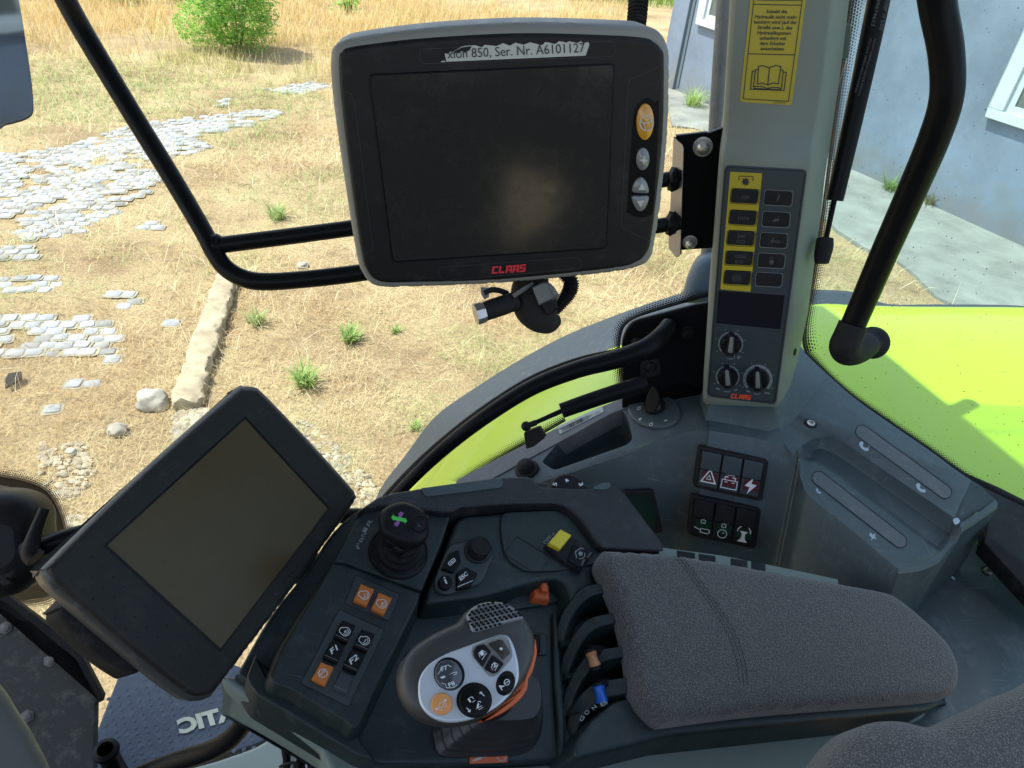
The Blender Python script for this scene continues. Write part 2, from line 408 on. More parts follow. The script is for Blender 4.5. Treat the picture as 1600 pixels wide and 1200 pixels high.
# glass (clear / speckled with dirt), and the dotted ceramic border
def glassmat(name, specks, tint, gl=.05):
    m_ = bpy.data.materials.new(name); m_.use_nodes = True; t = m_.node_tree; N = t.nodes; L = t.links; N.remove(N['Principled BSDF']); out = N['Material Output']
    tr = N.new('ShaderNodeBsdfTransparent'); tr.inputs[0].default_value = (*tint, 1); gs = N.new('ShaderNodeBsdfGlossy'); gs.inputs['Roughness'].default_value = .03
    fr = N.new('ShaderNodeFresnel'); fr.inputs[0].default_value = 1.35; mu = N.new('ShaderNodeMath'); mu.operation = 'MULTIPLY'; mu.inputs[1].default_value = gl*12; L.new(fr.outputs[0], mu.inputs[0])
    mx = N.new('ShaderNodeMixShader'); L.new(mu.outputs[0], mx.inputs[0]); L.new(tr.outputs[0], mx.inputs[1]); L.new(gs.outputs[0], mx.inputs[2]); last = mx.outputs[0]
    if specks:
        tc = N.new('ShaderNodeTexCoord'); v = N.new('ShaderNodeTexVoronoi'); v.inputs['Scale'].default_value = 150; L.new(tc.outputs['Object'], v.inputs[0])
        sp = N.new('ShaderNodeSeparateColor'); L.new(v.outputs['Color'], sp.inputs[0])
        th = N.new('ShaderNodeMath'); th.operation = 'POWER'; th.inputs[1].default_value = 3.2; L.new(sp.outputs[0], th.inputs[0])
        t2 = N.new('ShaderNodeMath'); t2.operation = 'MULTIPLY'; t2.inputs[1].default_value = .15; L.new(th.outputs[0], t2.inputs[0])
        lt = N.new('ShaderNodeMath'); lt.operation = 'LESS_THAN'; L.new(v.outputs['Distance'], lt.inputs[0]); L.new(t2.outputs[0], lt.inputs[1])
        df = N.new('ShaderNodeBsdfDiffuse'); df.inputs[0].default_value = (.06, .07, .075, 1); m2 = N.new('ShaderNodeMixShader'); m3 = N.new('ShaderNodeMath'); m3.operation = 'MULTIPLY'; m3.inputs[1].default_value = .8
        L.new(lt.outputs[0], m3.inputs[0]); L.new(m3.outputs[0], m2.inputs[0]); L.new(last, m2.inputs[1]); L.new(df.outputs[0], m2.inputs[2]); last = m2.outputs[0]
        # faint dust film
        nz = N.new('ShaderNodeTexNoise'); nz.inputs['Scale'].default_value = 14; nz.inputs['Detail'].default_value = 8; L.new(tc.outputs['Object'], nz.inputs[0])
        mr = N.new('ShaderNodeMapRange'); mr.inputs[1].default_value = .4; mr.inputs[2].default_value = .8; mr.inputs[3].default_value = specks*.4; mr.inputs[4].default_value = specks; L.new(nz.outputs[0], mr.inputs[0])
        d2 = N.new('ShaderNodeBsdfDiffuse'); d2.inputs[0].default_value = (.7, .72, .7, 1); m4 = N.new('ShaderNodeMixShader'); L.new(mr.outputs[0], m4.inputs[0]); L.new(last, m4.inputs[1]); L.new(d2.outputs[0], m4.inputs[2]); last = m4.outputs[0]
    L.new(last, out.inputs[0]); return m_
M['glass'] = glassmat('clear_glass', 0, (.97, .985, .975), .012); M['glassd'] = glassmat('speckled_glass', .05, (.86, .95, .94), .015)
def fritmat():
    # UV: u,v in metres, z handled by a second channel: v/width stored in u-integer free form -> here u metres, v 0..1 across
    m_ = bpy.data.materials.new('dotted_frit'); m_.use_nodes = True; t = m_.node_tree; N = t.nodes; L = t.links; B = N['Principled BSDF']; out = N['Material Output']
    B.inputs['Base Color'].default_value = (.01, .01, .012, 1); B.inputs['Roughness'].default_value = .35
    uv = N.new('ShaderNodeUVMap'); sp = N.new('ShaderNodeSeparateXYZ'); L.new(uv.outputs[0], sp.inputs[0])
    def mth(op, a, b=None):
        n = N.new('ShaderNodeMath'); n.operation = op
        for i, q in enumerate((a, b)):
            if q is None: continue
            if isinstance(q, (int, float)): n.inputs[i].default_value = q
            else: L.new(q, n.inputs[i])
        return n.outputs[0]
    U = mth('MULTIPLY', sp.outputs[0], 1/.0042); V = mth('MULTIPLY', sp.outputs[1], 6.0)
    row = mth('FLOOR', V); odd = mth('MODULO', row, 2.0); U2 = mth('ADD', U, mth('MULTIPLY', odd, .5))
    fu = mth('SUBTRACT', mth('FRACT', U2), .5); fv = mth('SUBTRACT', mth('FRACT', V), .5)
    dist = mth('SQRT', mth('ADD', mth('MULTIPLY', fu, fu), mth('MULTIPLY', fv, fv)))
    rad = mth('SUBTRACT', .66, mth('MULTIPLY', mth('DIVIDE', row, 6.0), .62))
    a = mth('LESS_THAN', dist, rad); tr = N.new('ShaderNodeBsdfTransparent'); mx = N.new('ShaderNodeMixShader'); L.new(a, mx.inputs[0]); L.new(tr.outputs[0], mx.inputs[1]); L.new(B.outputs[0], mx.inputs[2]); L.new(mx.outputs[0], out.inputs[0])
    return m_
M['frit'] = fritmat()
def strip(name, inner, outer, mats, parent, **k):
    # strip between two equally long 3D polylines; uv = metres along, 0..1 across
    mb = MB(); s = 0; uv = []; n = len(inner); vs = []
    for i in range(n):
        if i: s += (Vector(inner[i])-Vector(inner[i-1])).length
        vs += [inner[i], outer[i]]; uv += [(s, 0.001), (s, .999)]
    mb.add(vs, [[2*i, 2*i+1, 2*i+3, 2*i+2] for i in range(n-1)]); mb.uv = uv
    return mb.build(name, mats, parent, **k)
# ================================================================== OUTSIDE
def vnoise(x, y, s, seed):
    r = np.random.default_rng(seed); T = r.random((64, 64)); X = x/s; Y = y/s
    xi = np.floor(X).astype(int); yi = np.floor(Y).astype(int); fx = X-xi; fy = Y-yi; fx = fx*fx*(3-2*fx); fy = fy*fy*(3-2*fy)
    g = lambda a, b: T[a % 64, b % 64]
    return (g(xi, yi)*(1-fx)+g(xi+1, yi)*fx)*(1-fy)+(g(xi, yi+1)*(1-fx)+g(xi+1, yi+1)*fx)*fy
def green_amt(x, y):
    g = .55*vnoise(x, y, 1.3, 1)+.3*vnoise(x, y, .45, 2)+.15*vnoise(x, y, .16, 3)
    for px, py, rr, am in [(265, 150, 1.3, .40), (330, 120, 1.6, .3), (90, 150, 1.0, .3), (455, 330, .8, .30), (480, 380, .7, .25), (500, 300, .9, .2), (600, 530, .5, .20), (640, 600, .5, .15), (400, 190, 1.2, .1), (700, 560, .35, .2), (860, 500, .35, .15)]:
        c = PZ(px, py, 0); g = g+am*np.exp(-((x-c.x)**2+(y-c.y)**2)/rr**2)
    return g
def groundmat():
    m_ = bpy.data.materials.new('dry_ground'); m_.use_nodes = True; t = m_.node_tree; N = t.nodes; L = t.links; B = N['Principled BSDF']; B.inputs['Roughness'].default_value = .95
    tc = N.new('ShaderNodeTexCoord'); a = N.new('ShaderNodeTexNoise'); a.inputs['Scale'].default_value = 1.1; a.inputs['Detail'].default_value = 9; a.inputs['Roughness'].default_value = .68; L.new(tc.outputs['Object'], a.inputs[0])
    cr = N.new('ShaderNodeValToRGB'); L.new(a.outputs[0], cr.inputs[0]); e = cr.color_ramp.elements
    e[0].position = .30; e[0].color = (.25, .165, .08, 1); e[1].position = .72; e[1].color = (.56, .47, .29, 1)
    q = e.new(.46); q.color = (.42, .31, .16, 1); q = e.new(.58); q.color = (.50, .39, .20, 1)
    b = N.new('ShaderNodeTexNoise'); b.inputs['Scale'].default_value = 55; b.inputs['Detail'].default_value = 8; b.inputs['Roughness'].default_value = .7; L.new(tc.outputs['Object'], b.inputs[0])
    mr = N.new('ShaderNodeMapRange'); mr.inputs[1].default_value = .35; mr.inputs[2].default_value = .7; mr.inputs[3].default_value = .55; mr.inputs[4].default_value = 1.35; L.new(b.outputs[0], mr.inputs[0])
    mx = N.new('ShaderNodeMix'); mx.data_type = 'RGBA'; mx.blend_type = 'MULTIPLY'; mx.inputs[0].default_value = 1; L.new(cr.outputs[0], mx.inputs[6]); L.new(mr.outputs[0], mx.inputs[7]); L.new(mx.outputs[2], B.inputs['Base Color'])
    bp = N.new('ShaderNodeBump'); bp.inputs['Distance'].default_value = .03; L.new(b.outputs[0], bp.inputs['Height']); L.new(bp.outputs[0], B.inputs['Normal'])
    return m_
mb = MB(); nx = 90
xs = [-14+28*i/nx for i in range(nx+1)]; ys = [1+24*i/nx for i in range(nx+1)]
mb.add([(-300, -300, -.03), (300, -300, -.03), (300, 400, -.03), (-300, 400, -.03)], [[0, 1, 2, 3]])
gh = lambda x, y: .035*noise.noise(Vector((x*.9, y*.9, 0)))+.015*noise.noise(Vector((x*4, y*4, 3)))-.005
def edge(x, y): return min(1, min(x+14, 14-x, y-1, 25-y)/1.0)
mb.add([(x, y, (gh(x, y)+.03)*edge(x, y)-.03+.004) for y in ys for x in xs], [[j*(nx+1)+i, j*(nx+1)+i+1, (j+1)*(nx+1)+i+1, (j+1)*(nx+1)+i] for j in range(nx) for i in range(nx)])
tag(mb.build('ground', groundmat()), 'dry sunlit yard ground with straw coloured soil', 'ground', kind='structure')

# --- building -------------------------------------------------------
wA = PZ(1054.6, 143, 0); wB = PZ(1600, 390.7, 0); wd = (wB-wA).normalized(); wn = Vector((wd.y, -wd.x, 0)); 
if wn.dot(CAM-wA) < 0: wn = -wn
def WP(s, z, o=0): return Vector((wA.x, wA.y, 0))+wd*s+wn*o+Vector((0, 0, z))
def wallhit(x, y):
    r = ray(x, y); t = (wA-CAM).dot(wn)/r.dot(wn); p = CAM+r*t; return (p-wA).dot(wd), p.z
def wbox(mb, s0, s1, z0, z1, o0, o1, m=0):
    P = [WP(s, z, o) for o in (o0, o1) for z in (z0, z1) for s in (s0, s1)]
    mb.add(P, [[0, 1, 3, 2], [4, 6, 7, 5], [0, 4, 5, 1], [2, 3, 7, 6], [0, 2, 6, 4], [1, 5, 7, 3]], m)
bl = thing('building', 'low pale blue rendered building with white framed windows at the right', 'building', WP(5, 0, -2))
M['render'] = mat('pale_blue_render', (.155, .20, .262), .9, bump=1, bscale=60, var=.16, vscale=1.1, dust=.35, dcol=(.30, .34, .38))
M['wframe'] = mat('white_window_paint', (.50, .56, .58), .4, var=.04)
_t = M['render'].node_tree; _B = _t.nodes['Principled BSDF']; _lk = _B.inputs['Base Color'].links[0].from_socket
_tc = _t.nodes.new('ShaderNodeTexCoord'); _sx = _t.nodes.new('ShaderNodeSeparateXYZ'); _t.links.new(_tc.outputs['Object'], _sx.inputs[0]); _nz = _t.nodes.new('ShaderNodeTexNoise'); _nz.inputs['Scale'].default_value = 5; _nz.inputs['Detail'].default_value = 9; _t.links.new(_tc.outputs['Object'], _nz.inputs[0])
_ad = _t.nodes.new('ShaderNodeMath'); _ad.operation = 'MULTIPLY_ADD'; _t.links.new(_nz.outputs[0], _ad.inputs[0]); _ad.inputs[1].default_value = -.9; _t.links.new(_sx.outputs[2], _ad.inputs[2])
_mr = _t.nodes.new('ShaderNodeMapRange'); _mr.inputs[1].default_value = -.45; _mr.inputs[2].default_value = .12; _mr.inputs[3].default_value = .65; _mr.inputs[4].default_value = 0; _t.links.new(_ad.outputs[0], _mr.inputs[0])
_mx = _t.nodes.new('ShaderNodeMix'); _mx.data_type = 'RGBA'; _t.links.new(_mr.outputs[0], _mx.inputs[0]); _t.links.new(_lk, _mx.inputs[6]); _mx.inputs[7].default_value = (.16, .155, .13, 1); _t.links.new(_mx.outputs[2], _B.inputs['Base Color'])
mb = MB(); wbox(mb, -.38, 13, -.1, 3.5, -5, 0); wbox(mb, -.40, -.02, -.1, 3.5, -.3, .05)
mb.build('wall', M['render'], bl, fix=True)
mb = MB(); wbox(mb, -.8, 13.4, 3.5, 3.7, -5.4, .45); mb.build('roof', mat('roof_edge', (.3, .3, .32), .7), bl, fix=True)
mb = MB(); wbox(mb, .02, .07, .1, 3.5, .0, .018); mb.build('dark_wall_strip', mat('dark_strip_grey', (.10, .14, .16), .7), bl, fix=True)  # thin dark upright strip on the wall near its far corner
for (px, py), wid in (((1090.4, 37.6), 1.5), ((1543.2, 182.3), 1.5)):
    s, z = wallhit(px, py); mb = MB(); w_ = .16; hh = 1.35; wi = wid
    for a, b, c, d in ((s, s+wi, z, z+.1), (s, s+wi, z+hh-.1, z+hh), (s, s+w_, z+.1, z+hh-.1), (s+wi-w_, s+wi, z+.1, z+hh-.1)): wbox(mb, a, b, c, d, .0, .06)
    fr = mb.build('window', M['wframe'], bl, fix=True, bevel=.01); mb = MB()
    for a, b, c, d in ((s+w_, s+wi-w_, z+.1, z+.17), (s+w_, s+wi-w_, z+hh-.17, z+hh-.1), (s+w_, s+w_+.07, z+.17, z+hh-.17), (s+wi-w_-.07, s+wi-w_, z+.17, z+hh-.17), (s+wi/2-.04, s+wi/2+.04, z+.17, z+hh-.17)): wbox(mb, a, b, c, d, .0, .03)
    mb.build('frame', M['wframe'], fr, fix=True); mb = MB(); wbox(mb, s+w_+.05, s+wi-w_-.05, z+.15, z+hh-.15, .0, .012); mb.build('pane', mat('window_pane', (.10, .13, .13), .08, spec=1), fr, fix=True)
# concrete apron at the wall
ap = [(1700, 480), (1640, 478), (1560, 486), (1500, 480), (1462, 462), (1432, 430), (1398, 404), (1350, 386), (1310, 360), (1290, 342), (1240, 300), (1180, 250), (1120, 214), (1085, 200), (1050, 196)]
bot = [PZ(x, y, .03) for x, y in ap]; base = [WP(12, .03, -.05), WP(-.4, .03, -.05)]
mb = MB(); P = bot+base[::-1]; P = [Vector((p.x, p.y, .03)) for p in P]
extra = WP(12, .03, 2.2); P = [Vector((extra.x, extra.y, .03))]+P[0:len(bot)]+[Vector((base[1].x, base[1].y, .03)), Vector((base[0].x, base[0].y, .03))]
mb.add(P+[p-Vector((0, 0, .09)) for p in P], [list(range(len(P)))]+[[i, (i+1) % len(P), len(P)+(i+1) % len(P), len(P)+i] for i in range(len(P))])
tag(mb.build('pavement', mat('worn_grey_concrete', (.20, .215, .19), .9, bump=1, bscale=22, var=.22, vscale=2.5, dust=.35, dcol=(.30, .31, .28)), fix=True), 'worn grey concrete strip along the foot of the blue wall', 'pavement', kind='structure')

# --- grass ----------------------------------------------------------
def inpoly(px, py, poly):
    c = np.zeros(px.shape, bool); n = len(poly)
    for i in range(n):
        x1, y1 = poly[i-1]; x2, y2 = poly[i]
        t = ((y1 > py) != (y2 > py)) & (px < (x2-x1)*(py-y1)/((y2-y1) if y2 != y1 else 1e-9)+x1); c ^= t
    return c
gpoly = lambda pts: [(PZ(a, b, 0).x, PZ(a, b, 0).y) for a, b in pts]
PAVE = [gpoly(q) for q in (
 [(-60, 246), (100, 226), (190, 197), (300, 182), (400, 170), (445, 176), (400, 196), (300, 214), (332, 232), (262, 262), (240, 296), (180, 330), (120, 366), (60, 376), (-60, 372)],
 [(-60, 436), (60, 432), (150, 425), (146, 448), (60, 468), (-60, 446)],
 [(-60, 500), (60, 492), (140, 494), (190, 520), (150, 556), (60, 552), (-60, 566)],
 [(165, 462), (215, 448), (225, 466), (180, 482)], [(150, 545), (185, 548), (190, 565), (150, 562)], [(265, 496), (295, 498), (292, 512), (262, 508)],
 [(-60, 395), (40, 388), (90, 396), (60, 410), (-60, 414)], [(210, 350), (250, 340), (262, 352), (225, 366)], [(80, 590), (130, 585), (150, 600), (95, 612)], [(60, 640), (100, 632), (120, 648), (70, 655)],
 [(410, 142), (480, 128), (520, 132), (470, 148)], [(330, 158), (365, 156), (350, 168)])]
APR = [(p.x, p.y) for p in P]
def paved(x, y):
    c = np.zeros(x.shape, bool)
    for q in PAVE: c |= inpoly(x, y, q)
    return c & ((.6*vnoise(x, y, .55, 21)+.4*vnoise(x, y, .2, 22)) > .34)
def blades(name, x, y, hgt, wid, tilt, col, mat_):
    n = len(x); az = rng.random(n)*2*np.pi; tl = np.clip(tilt+rng.normal(0, .18, n), .05, 1.5); h = hgt
    zb = np.array([gh(a, b) for a, b in zip(x, y)])
    dx = np.cos(az); dy = np.sin(az); sx = -dy*wid/2; sy = dx*wid/2
    tm = tl*.7; mx_ = x+dx*np.sin(tm)*h*.5; my_ = y+dy*np.sin(tm)*h*.5; mz = zb+np.cos(tm)*h*.5
    te = np.minimum(tl*1.35, 1.62); tx = mx_+dx*np.sin(te)*h*.5; ty = my_+dy*np.sin(te)*h*.5; tz = np.maximum(mz+np.cos(te)*h*.5, zb+.004)
    V = np.empty((n, 5, 3)); V[:, 0] = np.c_[x-sx, y-sy, zb-.005]; V[:, 1] = np.c_[x+sx, y+sy, zb-.005]; V[:, 2] = np.c_[mx_+sx*.8, my_+sy*.8, mz]; V[:, 3] = np.c_[mx_-sx*.8, my_-sy*.8, mz]; V[:, 4] = np.c_[tx, ty, tz]
    me = bpy.data.meshes.new(name); me.vertices.add(n*5); me.vertices.foreach_set('co', V.ravel())
    b = (np.arange(n)*5)[:, None]; lp = np.hstack([b+0, b+1, b+2, b+3, b+3, b+2, b+4]).ravel()
    me.loops.add(n*7); me.loops.foreach_set('vertex_index', lp); me.polygons.add(n*2)
    ls = np.empty((n, 2), int); ls[:, 0] = np.arange(n)*7; ls[:, 1] = np.arange(n)*7+4; me.polygons.foreach_set('loop_start', ls.ravel())
    me.update(calc_edges=True); me.validate()
    at = me.color_attributes.new('col', 'FLOAT_COLOR', 'POINT'); c4 = np.ones((n, 5, 4)); c4[:, :, :3] = col[:, None, :]; at.data.foreach_set('color', c4.ravel())
    me.materials.append(mat_); o = bpy.data.objects.new(name, me); COL.objects.link(o); return o
def grassmat(name='grass_blades'):
    m_ = bpy.data.materials.new(name); m_.use_nodes = True; t = m_.node_tree; N = t.nodes; L = t.links; B = N['Principled BSDF']; B.inputs['Roughness'].default_value = .7
    a = N.new('ShaderNodeVertexColor'); a.layer_name = 'col'; L.new(a.outputs[0], B.inputs['Base Color']); B.inputs['Specular IOR Level'].default_value = .3
    tr = N.new('ShaderNodeBsdfTranslucent'); L.new(a.outputs[0], tr.inputs[0]); mx = N.new('ShaderNodeMixShader'); mx.inputs[0].default_value = .3
    L.new(B.outputs[0], mx.inputs[1]); L.new(tr.outputs[0], mx.inputs[2]); L.new(mx.outputs[0], N['Material Output'].inputs[0]); return m_
GM = grassmat()
def sample(n, r0, r1, pw):
    u = rng.random(n); r = (r0**(pw)+(r1**(pw)-r0**(pw))*u)**(1/pw); th = np.radians(90+rng.uniform(-46, 66, n)); return r*np.cos(th), r*np.sin(th), r
def colours(x, y, n):
    g = green_amt(x, y)+rng.normal(0, .07, n); t = rng.random(n)[:, None]
    straw = np.array([.58, .47, .24])*(1-t)+np.array([.76, .67, .42])*t; brown = np.array([.47, .32, .15])*(1-t)+np.array([.59, .44, .22])*t
    b = (.5*vnoise(x, y, .9, 9)+.5*vnoise(x, y, .3, 10)+rng.normal(0, .12, n))[:, None]; c = brown*np.clip((b-.42)/.2, 0, 1)+straw*(1-np.clip((b-.42)/.2, 0, 1))
    gr = np.array([.24, .34, .10])*(1-t)+np.array([.42, .50, .22])*t; k = np.clip((g-.57)/.14, 0, 1)[:, None]*.8; c = c*(1-k)+gr*k
    far = np.clip((y-10)/3, 0, 1)[:, None]; c = c*(1-.75*far)+np.array([.80, .60, .27])*(.80+.3*t)*.75*far
    return c*(.86+.24*rng.random(n)[:, None])
x, y, r = sample(260000, 2.3, 24, .9)
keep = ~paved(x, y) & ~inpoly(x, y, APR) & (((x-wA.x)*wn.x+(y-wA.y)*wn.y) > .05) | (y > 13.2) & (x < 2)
dens = (.5*vnoise(x, y, .35, 31)+.5*vnoise(x, y, 1.1, 32)); keep &= (rng.random(len(x)) < np.clip((dens-.27)*2.8, .08, 1)); keep &= ~((y < 1.9) & (x > -1.2))
x, y, r = x[keep], y[keep], r[keep]; n = len(x)
far = np.clip((y-9.5)/3, 0, 1)
h = (.05+.09*rng.random(n))*(1+.4*(green_amt(x, y) > .6))*(1-far)+far*(.16+.22*rng.random(n)); w = (.0022+.0018*rng.random(n))*np.clip(r/4.5, .8, 3.5)
o = blades('dry_grass', x, y, h, w, np.where(far > .5, .45, 1.05), colours(x, y, n), GM)
tag(o, 'matted straw coloured dry grass with greener patches covering the yard', 'dry grass', kind='stuff')
u_ = rng.random(5200) < 1; x, y, r = sample(5200, 2.6, 12, .9); k = ~inpoly(x, y, APR) & ((x-wA.x)*wn.x+(y-wA.y)*wn.y > .1) & ~((y < 2.1) & (x > -1.2)) & (vnoise(x, y, .8, 77) > .4)
x, y, r = x[k], y[k], r[k]; n = len(x); t = rng.random(n)[:, None]
o = blades('straw_stalks', x, y, .14+.20*rng.random(n), .0035*np.clip(r/5, .8, 2.5), np.where(rng.random(n) < .7, 1.3, .6), np.array([.62, .50, .28])*(1-t)+np.array([.86, .78, .56])*t, GM)
tag(o, 'long pale straw stalks lying loose over the short dry grass', 'straw', kind='stuff')
# sprigs on the paving joints
x, y, r = sample(34000, 2.5, 14, .9); k = np.zeros(len(x), bool)
for q in PAVE: k |= inpoly(x, y, q)
k &= paved(x, y) & ((vnoise(x, y, .3, 41) > .50)); x, y, r = x[k], y[k], r[k]; n = len(x)
o = blades('paving_straw', x, y, .05+.06*rng.random(n), .003*np.clip(r/5, .8, 3), np.full(n, 1.25), colours(x, y, n), GM)
tag(o, 'loose straw and sprigs lying over the pale paving stones', 'straw', kind='stuff')
# far green crop strip
x = rng.uniform(-3, 12, 14000); y = rng.uniform(21, 29, 14000); k = y > 20.5+.1*x; x, y = x[k], y[k]; n = len(x); t = rng.random(n)[:, None]
o = blades('green_field', x, y, .3+.35*rng.random(n), np.full(n, .02), np.full(n, .4), np.array([.16, .30, .05])*(1-t)+np.array([.32, .45, .10])*t, GM)
tag(o, 'strip of fresh green vegetation far beyond the dry grass', 'green field', kind='stuff')

# --- stone paving ---------------------------------------------------
mb = MB(); c0 = math.cos(math.radians(14)); s0 = math.sin(math.radians(14)); cx = []; 
for j in range(-20, 230):
    for i in range(-150, 90):
        u = i*.112+(j % 2)*.056; v = j*.086; X = u*c0-v*s0; Y = u*s0+v*c0
        if 2.5 < Y < 15 and -11 < X < 1: cx.append((X+random.uniform(-.009, .009)+.02*math.sin(Y*3), Y+random.uniform(-.008, .008)+.03*math.sin(X*1.3)))
cx = np.array(cx); k = np.zeros(len(cx), bool)
for q in PAVE: k |= inpoly(cx[:, 0], cx[:, 1], q)
k &= (.6*vnoise(cx[:, 0], cx[:, 1], .55, 21)+.4*vnoise(cx[:, 0], cx[:, 1], .2, 22)) > .32
for X, Y in cx[k]:
    if random.random() < .07: continue
    a = .056*random.uniform(.80, 1.03); b_ = .0425*random.uniform(.84, 1.05); z = gh(X, Y)+.0125+random.uniform(-.002, .002); th = math.radians(14)+random.uniform(-.16, .16); ct, st = math.cos(th), math.sin(th)
    ring = [(1, .7), (.75, 1), (-.72, 1), (-1, .7), (-1, -.68), (-.75, -1), (.75, -1), (1, -.7)]; vs = []
    jit = [random.uniform(.92, 1.05) for _ in ring]
    for sc_, dz in ((1.0, -.05), (1.0, -.003), (.90, .003)):
        for (p, q), jj in zip(ring, jit): vs.append((X+(p*a*ct-q*b_*st)*sc_*jj, Y+(p*a*st+q*b_*ct)*sc_*jj, z+dz+random.uniform(-.001, .001)))
    mb.add(vs, [[l*8+q, l*8+(q+1) % 8, (l+1)*8+(q+1) % 8, (l+1)*8+q] for l in range(2) for q in range(8)]+[list(range(16, 24))], random.choice((0, 0, 1, 2)))
    mb.add([(X+(p*a*ct-q*b_*st)*1.32, Y+(p*a*st+q*b_*ct)*1.36, gh(X, Y)+.0075+random.uniform(0, .002)) for p, q in ring], [list(range(8))], 3)
M['sett'] = mat('pale_paving_stone', (.29, .31, .315), .85, bump=.6, bscale=70, var=.16, vscale=3, dust=.3, dcol=(.42, .36, .26))
tag(mb.build('paving', [M['sett'], mat('pale_paving_stone_worn', (.23, .235, .22), .9, bump=.6, bscale=70, var=.2, vscale=4, dust=.5, dcol=(.36, .28, .17)), mat('pale_paving_stone_clean', (.34, .36, .365), .8, bump=.5, bscale=70, var=.12, vscale=3, dust=.3, dcol=(.36, .30, .2)), mat('paving_joint_dust', (.27, .245, .17), .95, bump=1, bscale=120, var=.3, vscale=20)], ang=50), 'old pale paving of small stones half hidden in dry grass', 'paving', kind='structure')

# --- kerb, rocks, rubble, scrap --------------------------------------
M['conc'] = mat('weathered_concrete', (.34, .29, .19), .9, bump=1, bscale=45, var=.25, vscale=7, dust=.5, dcol=(.3, .22, .12))
M['rock'] = mat('pale_rock', (.34, .32, .26), .9, bump=1, bscale=50, var=.2, vscale=9)
kp = [PZ(a, b, .03) for a, b in smooth([(356, 440), (345, 470), (328, 520), (313, 565), (300, 610), (292, 640)], 22, False)]
mb = MB(); N_ = 26; vs = []
for i, p in enumerate(kp):
    t = (kp[min(i+1, len(kp)-1)]-kp[max(i-1, 0)]).normalized(); s_ = Vector((t.y, -t.x, 0)); hw = .085+.012*noise.noise(p*5)-(.02 if i in (0, len(kp)-1) else 0)
    for k in range(N_):
        a = 2*math.pi*k/N_; ca, sa = math.cos(a), math.sin(a); q = p+s_*hw*(abs(ca)**.45*math.copysign(1, ca))+Vector((0, 0, .05*(abs(sa)**.5*math.copysign(1, sa))+.02)); q += Vector((noise.noise(q*16), noise.noise(q*16+Vector((5, 0, 0))), noise.noise(q*16+Vector((9, 0, 0)))))*.02+Vector((noise.noise(q*45), noise.noise(q*47), noise.noise(q*51)))*.012; vs.append(q)
L_ = len(kp); mb.add(vs, [[i*N_+k, i*N_+(k+1) % N_, (i+1)*N_+(k+1) % N_, (i+1)*N_+k] for i in range(L_-1) for k in range(N_)]+[list(range(N_)), [(L_-1)*N_+k for k in range(N_)]])
tag(mb.build('kerbstone', M['conc'], fix=True, ang=60), 'long weathered concrete kerb lying in the dry grass', 'kerbstone')
def rock(px, py, wpx, lab, seed, sq=(1, .8, .6)):
    p = PZ(px, py, 0); d = (p-CAM).dot(VF); r_ = wpx*d/FOC/2; mb = MB(); ball(mb, Vector((p.x, p.y, r_*.32)), r_, 0, sq, seed, .35, 16, 1.4)
    tag(mb.build('rock', M['rock'], ang=25), lab, 'rock')
rock(240, 632, 52, 'largest pale rounded rock beside the broken end of the kerb', 3)
rock(184, 674, 30, 'smaller pale rock left of the screen, below the largest rock', 8)
rock(473, 418, 20, 'small white stone under the lower bar of the black tube frame', 12)
rock(112, 707, 17, 'tiny pale stone in the straw at the far left', 17)
mb = MB()
def pebbles(poly, n, s0_, s1_):
    q = gpoly(poly); X0 = min(a for a, b in q); X1 = max(a for a, b in q); Y0 = min(b for a, b in q); Y1 = max(b for a, b in q)
    X = rng.uniform(X0, X1, n); Y = rng.uniform(Y0, Y1, n); k = inpoly(X, Y, q)
    for a, b in zip(X[k], Y[k]): ball(mb, (a, b, gh(a, b)+.006), random.uniform(s0_, s1_), 0, (1, random.uniform(.6, 1), .55), a*7, .5, 4)
M['gravel'] = mat('dusty_gravel', (.33, .29, .21), .9, bump=1, bscale=50, var=.35, vscale=11)
pebbles([(455, 655), (485, 660), (540, 710), (600, 770), (640, 830), (560, 850), (500, 740)], 1500, .004, .026)
pebbles([(278, 630), (300, 640), (330, 650), (340, 680), (300, 720), (275, 700)], 500, .01, .05)
pebbles([(60, 690), (130, 690), (150, 740), (110, 790), (55, 760)], 260, .006, .03); pebbles([(60, 810), (160, 800), (150, 860), (100, 900)], 160, .01, .035)
tag(mb.build('rubble', M['gravel'], ang=50), 'broken pale rubble and gravel crossing the dry grass', 'rubble', kind='stuff')
mb = MB(); pg = Pl(PZ(20, 593, .04), (.1, -.1, 1)); prism(mb, pg, [(8, 592), (13, 583), (33, 580), (34, 590), (24, 597), (8, 606)], 0, -.012, .001)
tag(mb.build('plastic_scrap', M['black']), 'flat scrap of dark plastic lying in straw at the left edge', 'scrap')
# weeds
def weed(px, py, rpx, lab, seed, nb=70, colr=((.22, .36, .09), (.42, .54, .18))):
    p = PZ(px, py, 0); d = (p-CAM).dot(VF); R_ = rpx*d/FOC; r2 = np.random.default_rng(seed); th = r2.random(nb)*6.28; rr = R_*.35*np.sqrt(r2.random(nb)); t = r2.random(nb)[:, None]
    o = blades('weed_tuft', p.x+rr*np.cos(th), p.y+rr*np.sin(th), R_*(.7+.7*r2.random(nb)), np.full(nb, .010)*(.6+.8*r2.random(nb)), np.full(nb, .75), np.array(colr[0])*(1-t)+np.array(colr[1])*t, GM)
    tag(o, lab, 'weed', 'green weeds growing in the dry grass')
weed(548, 532, 30, 'bright green weed right of the screen casing and below the big monitor', 1, 110)
weed(478, 604, 36, 'bright green weed just above the tilted touch terminal', 2, 130)
weed(618, 520, 14, 'small green weed right of the weed below the monitor', 3, 40)
weed(434, 340, 30, 'pale green tuft above the upper bar of the tube frame', 4, 90, ((.22, .34, .10), (.42, .5, .2)))
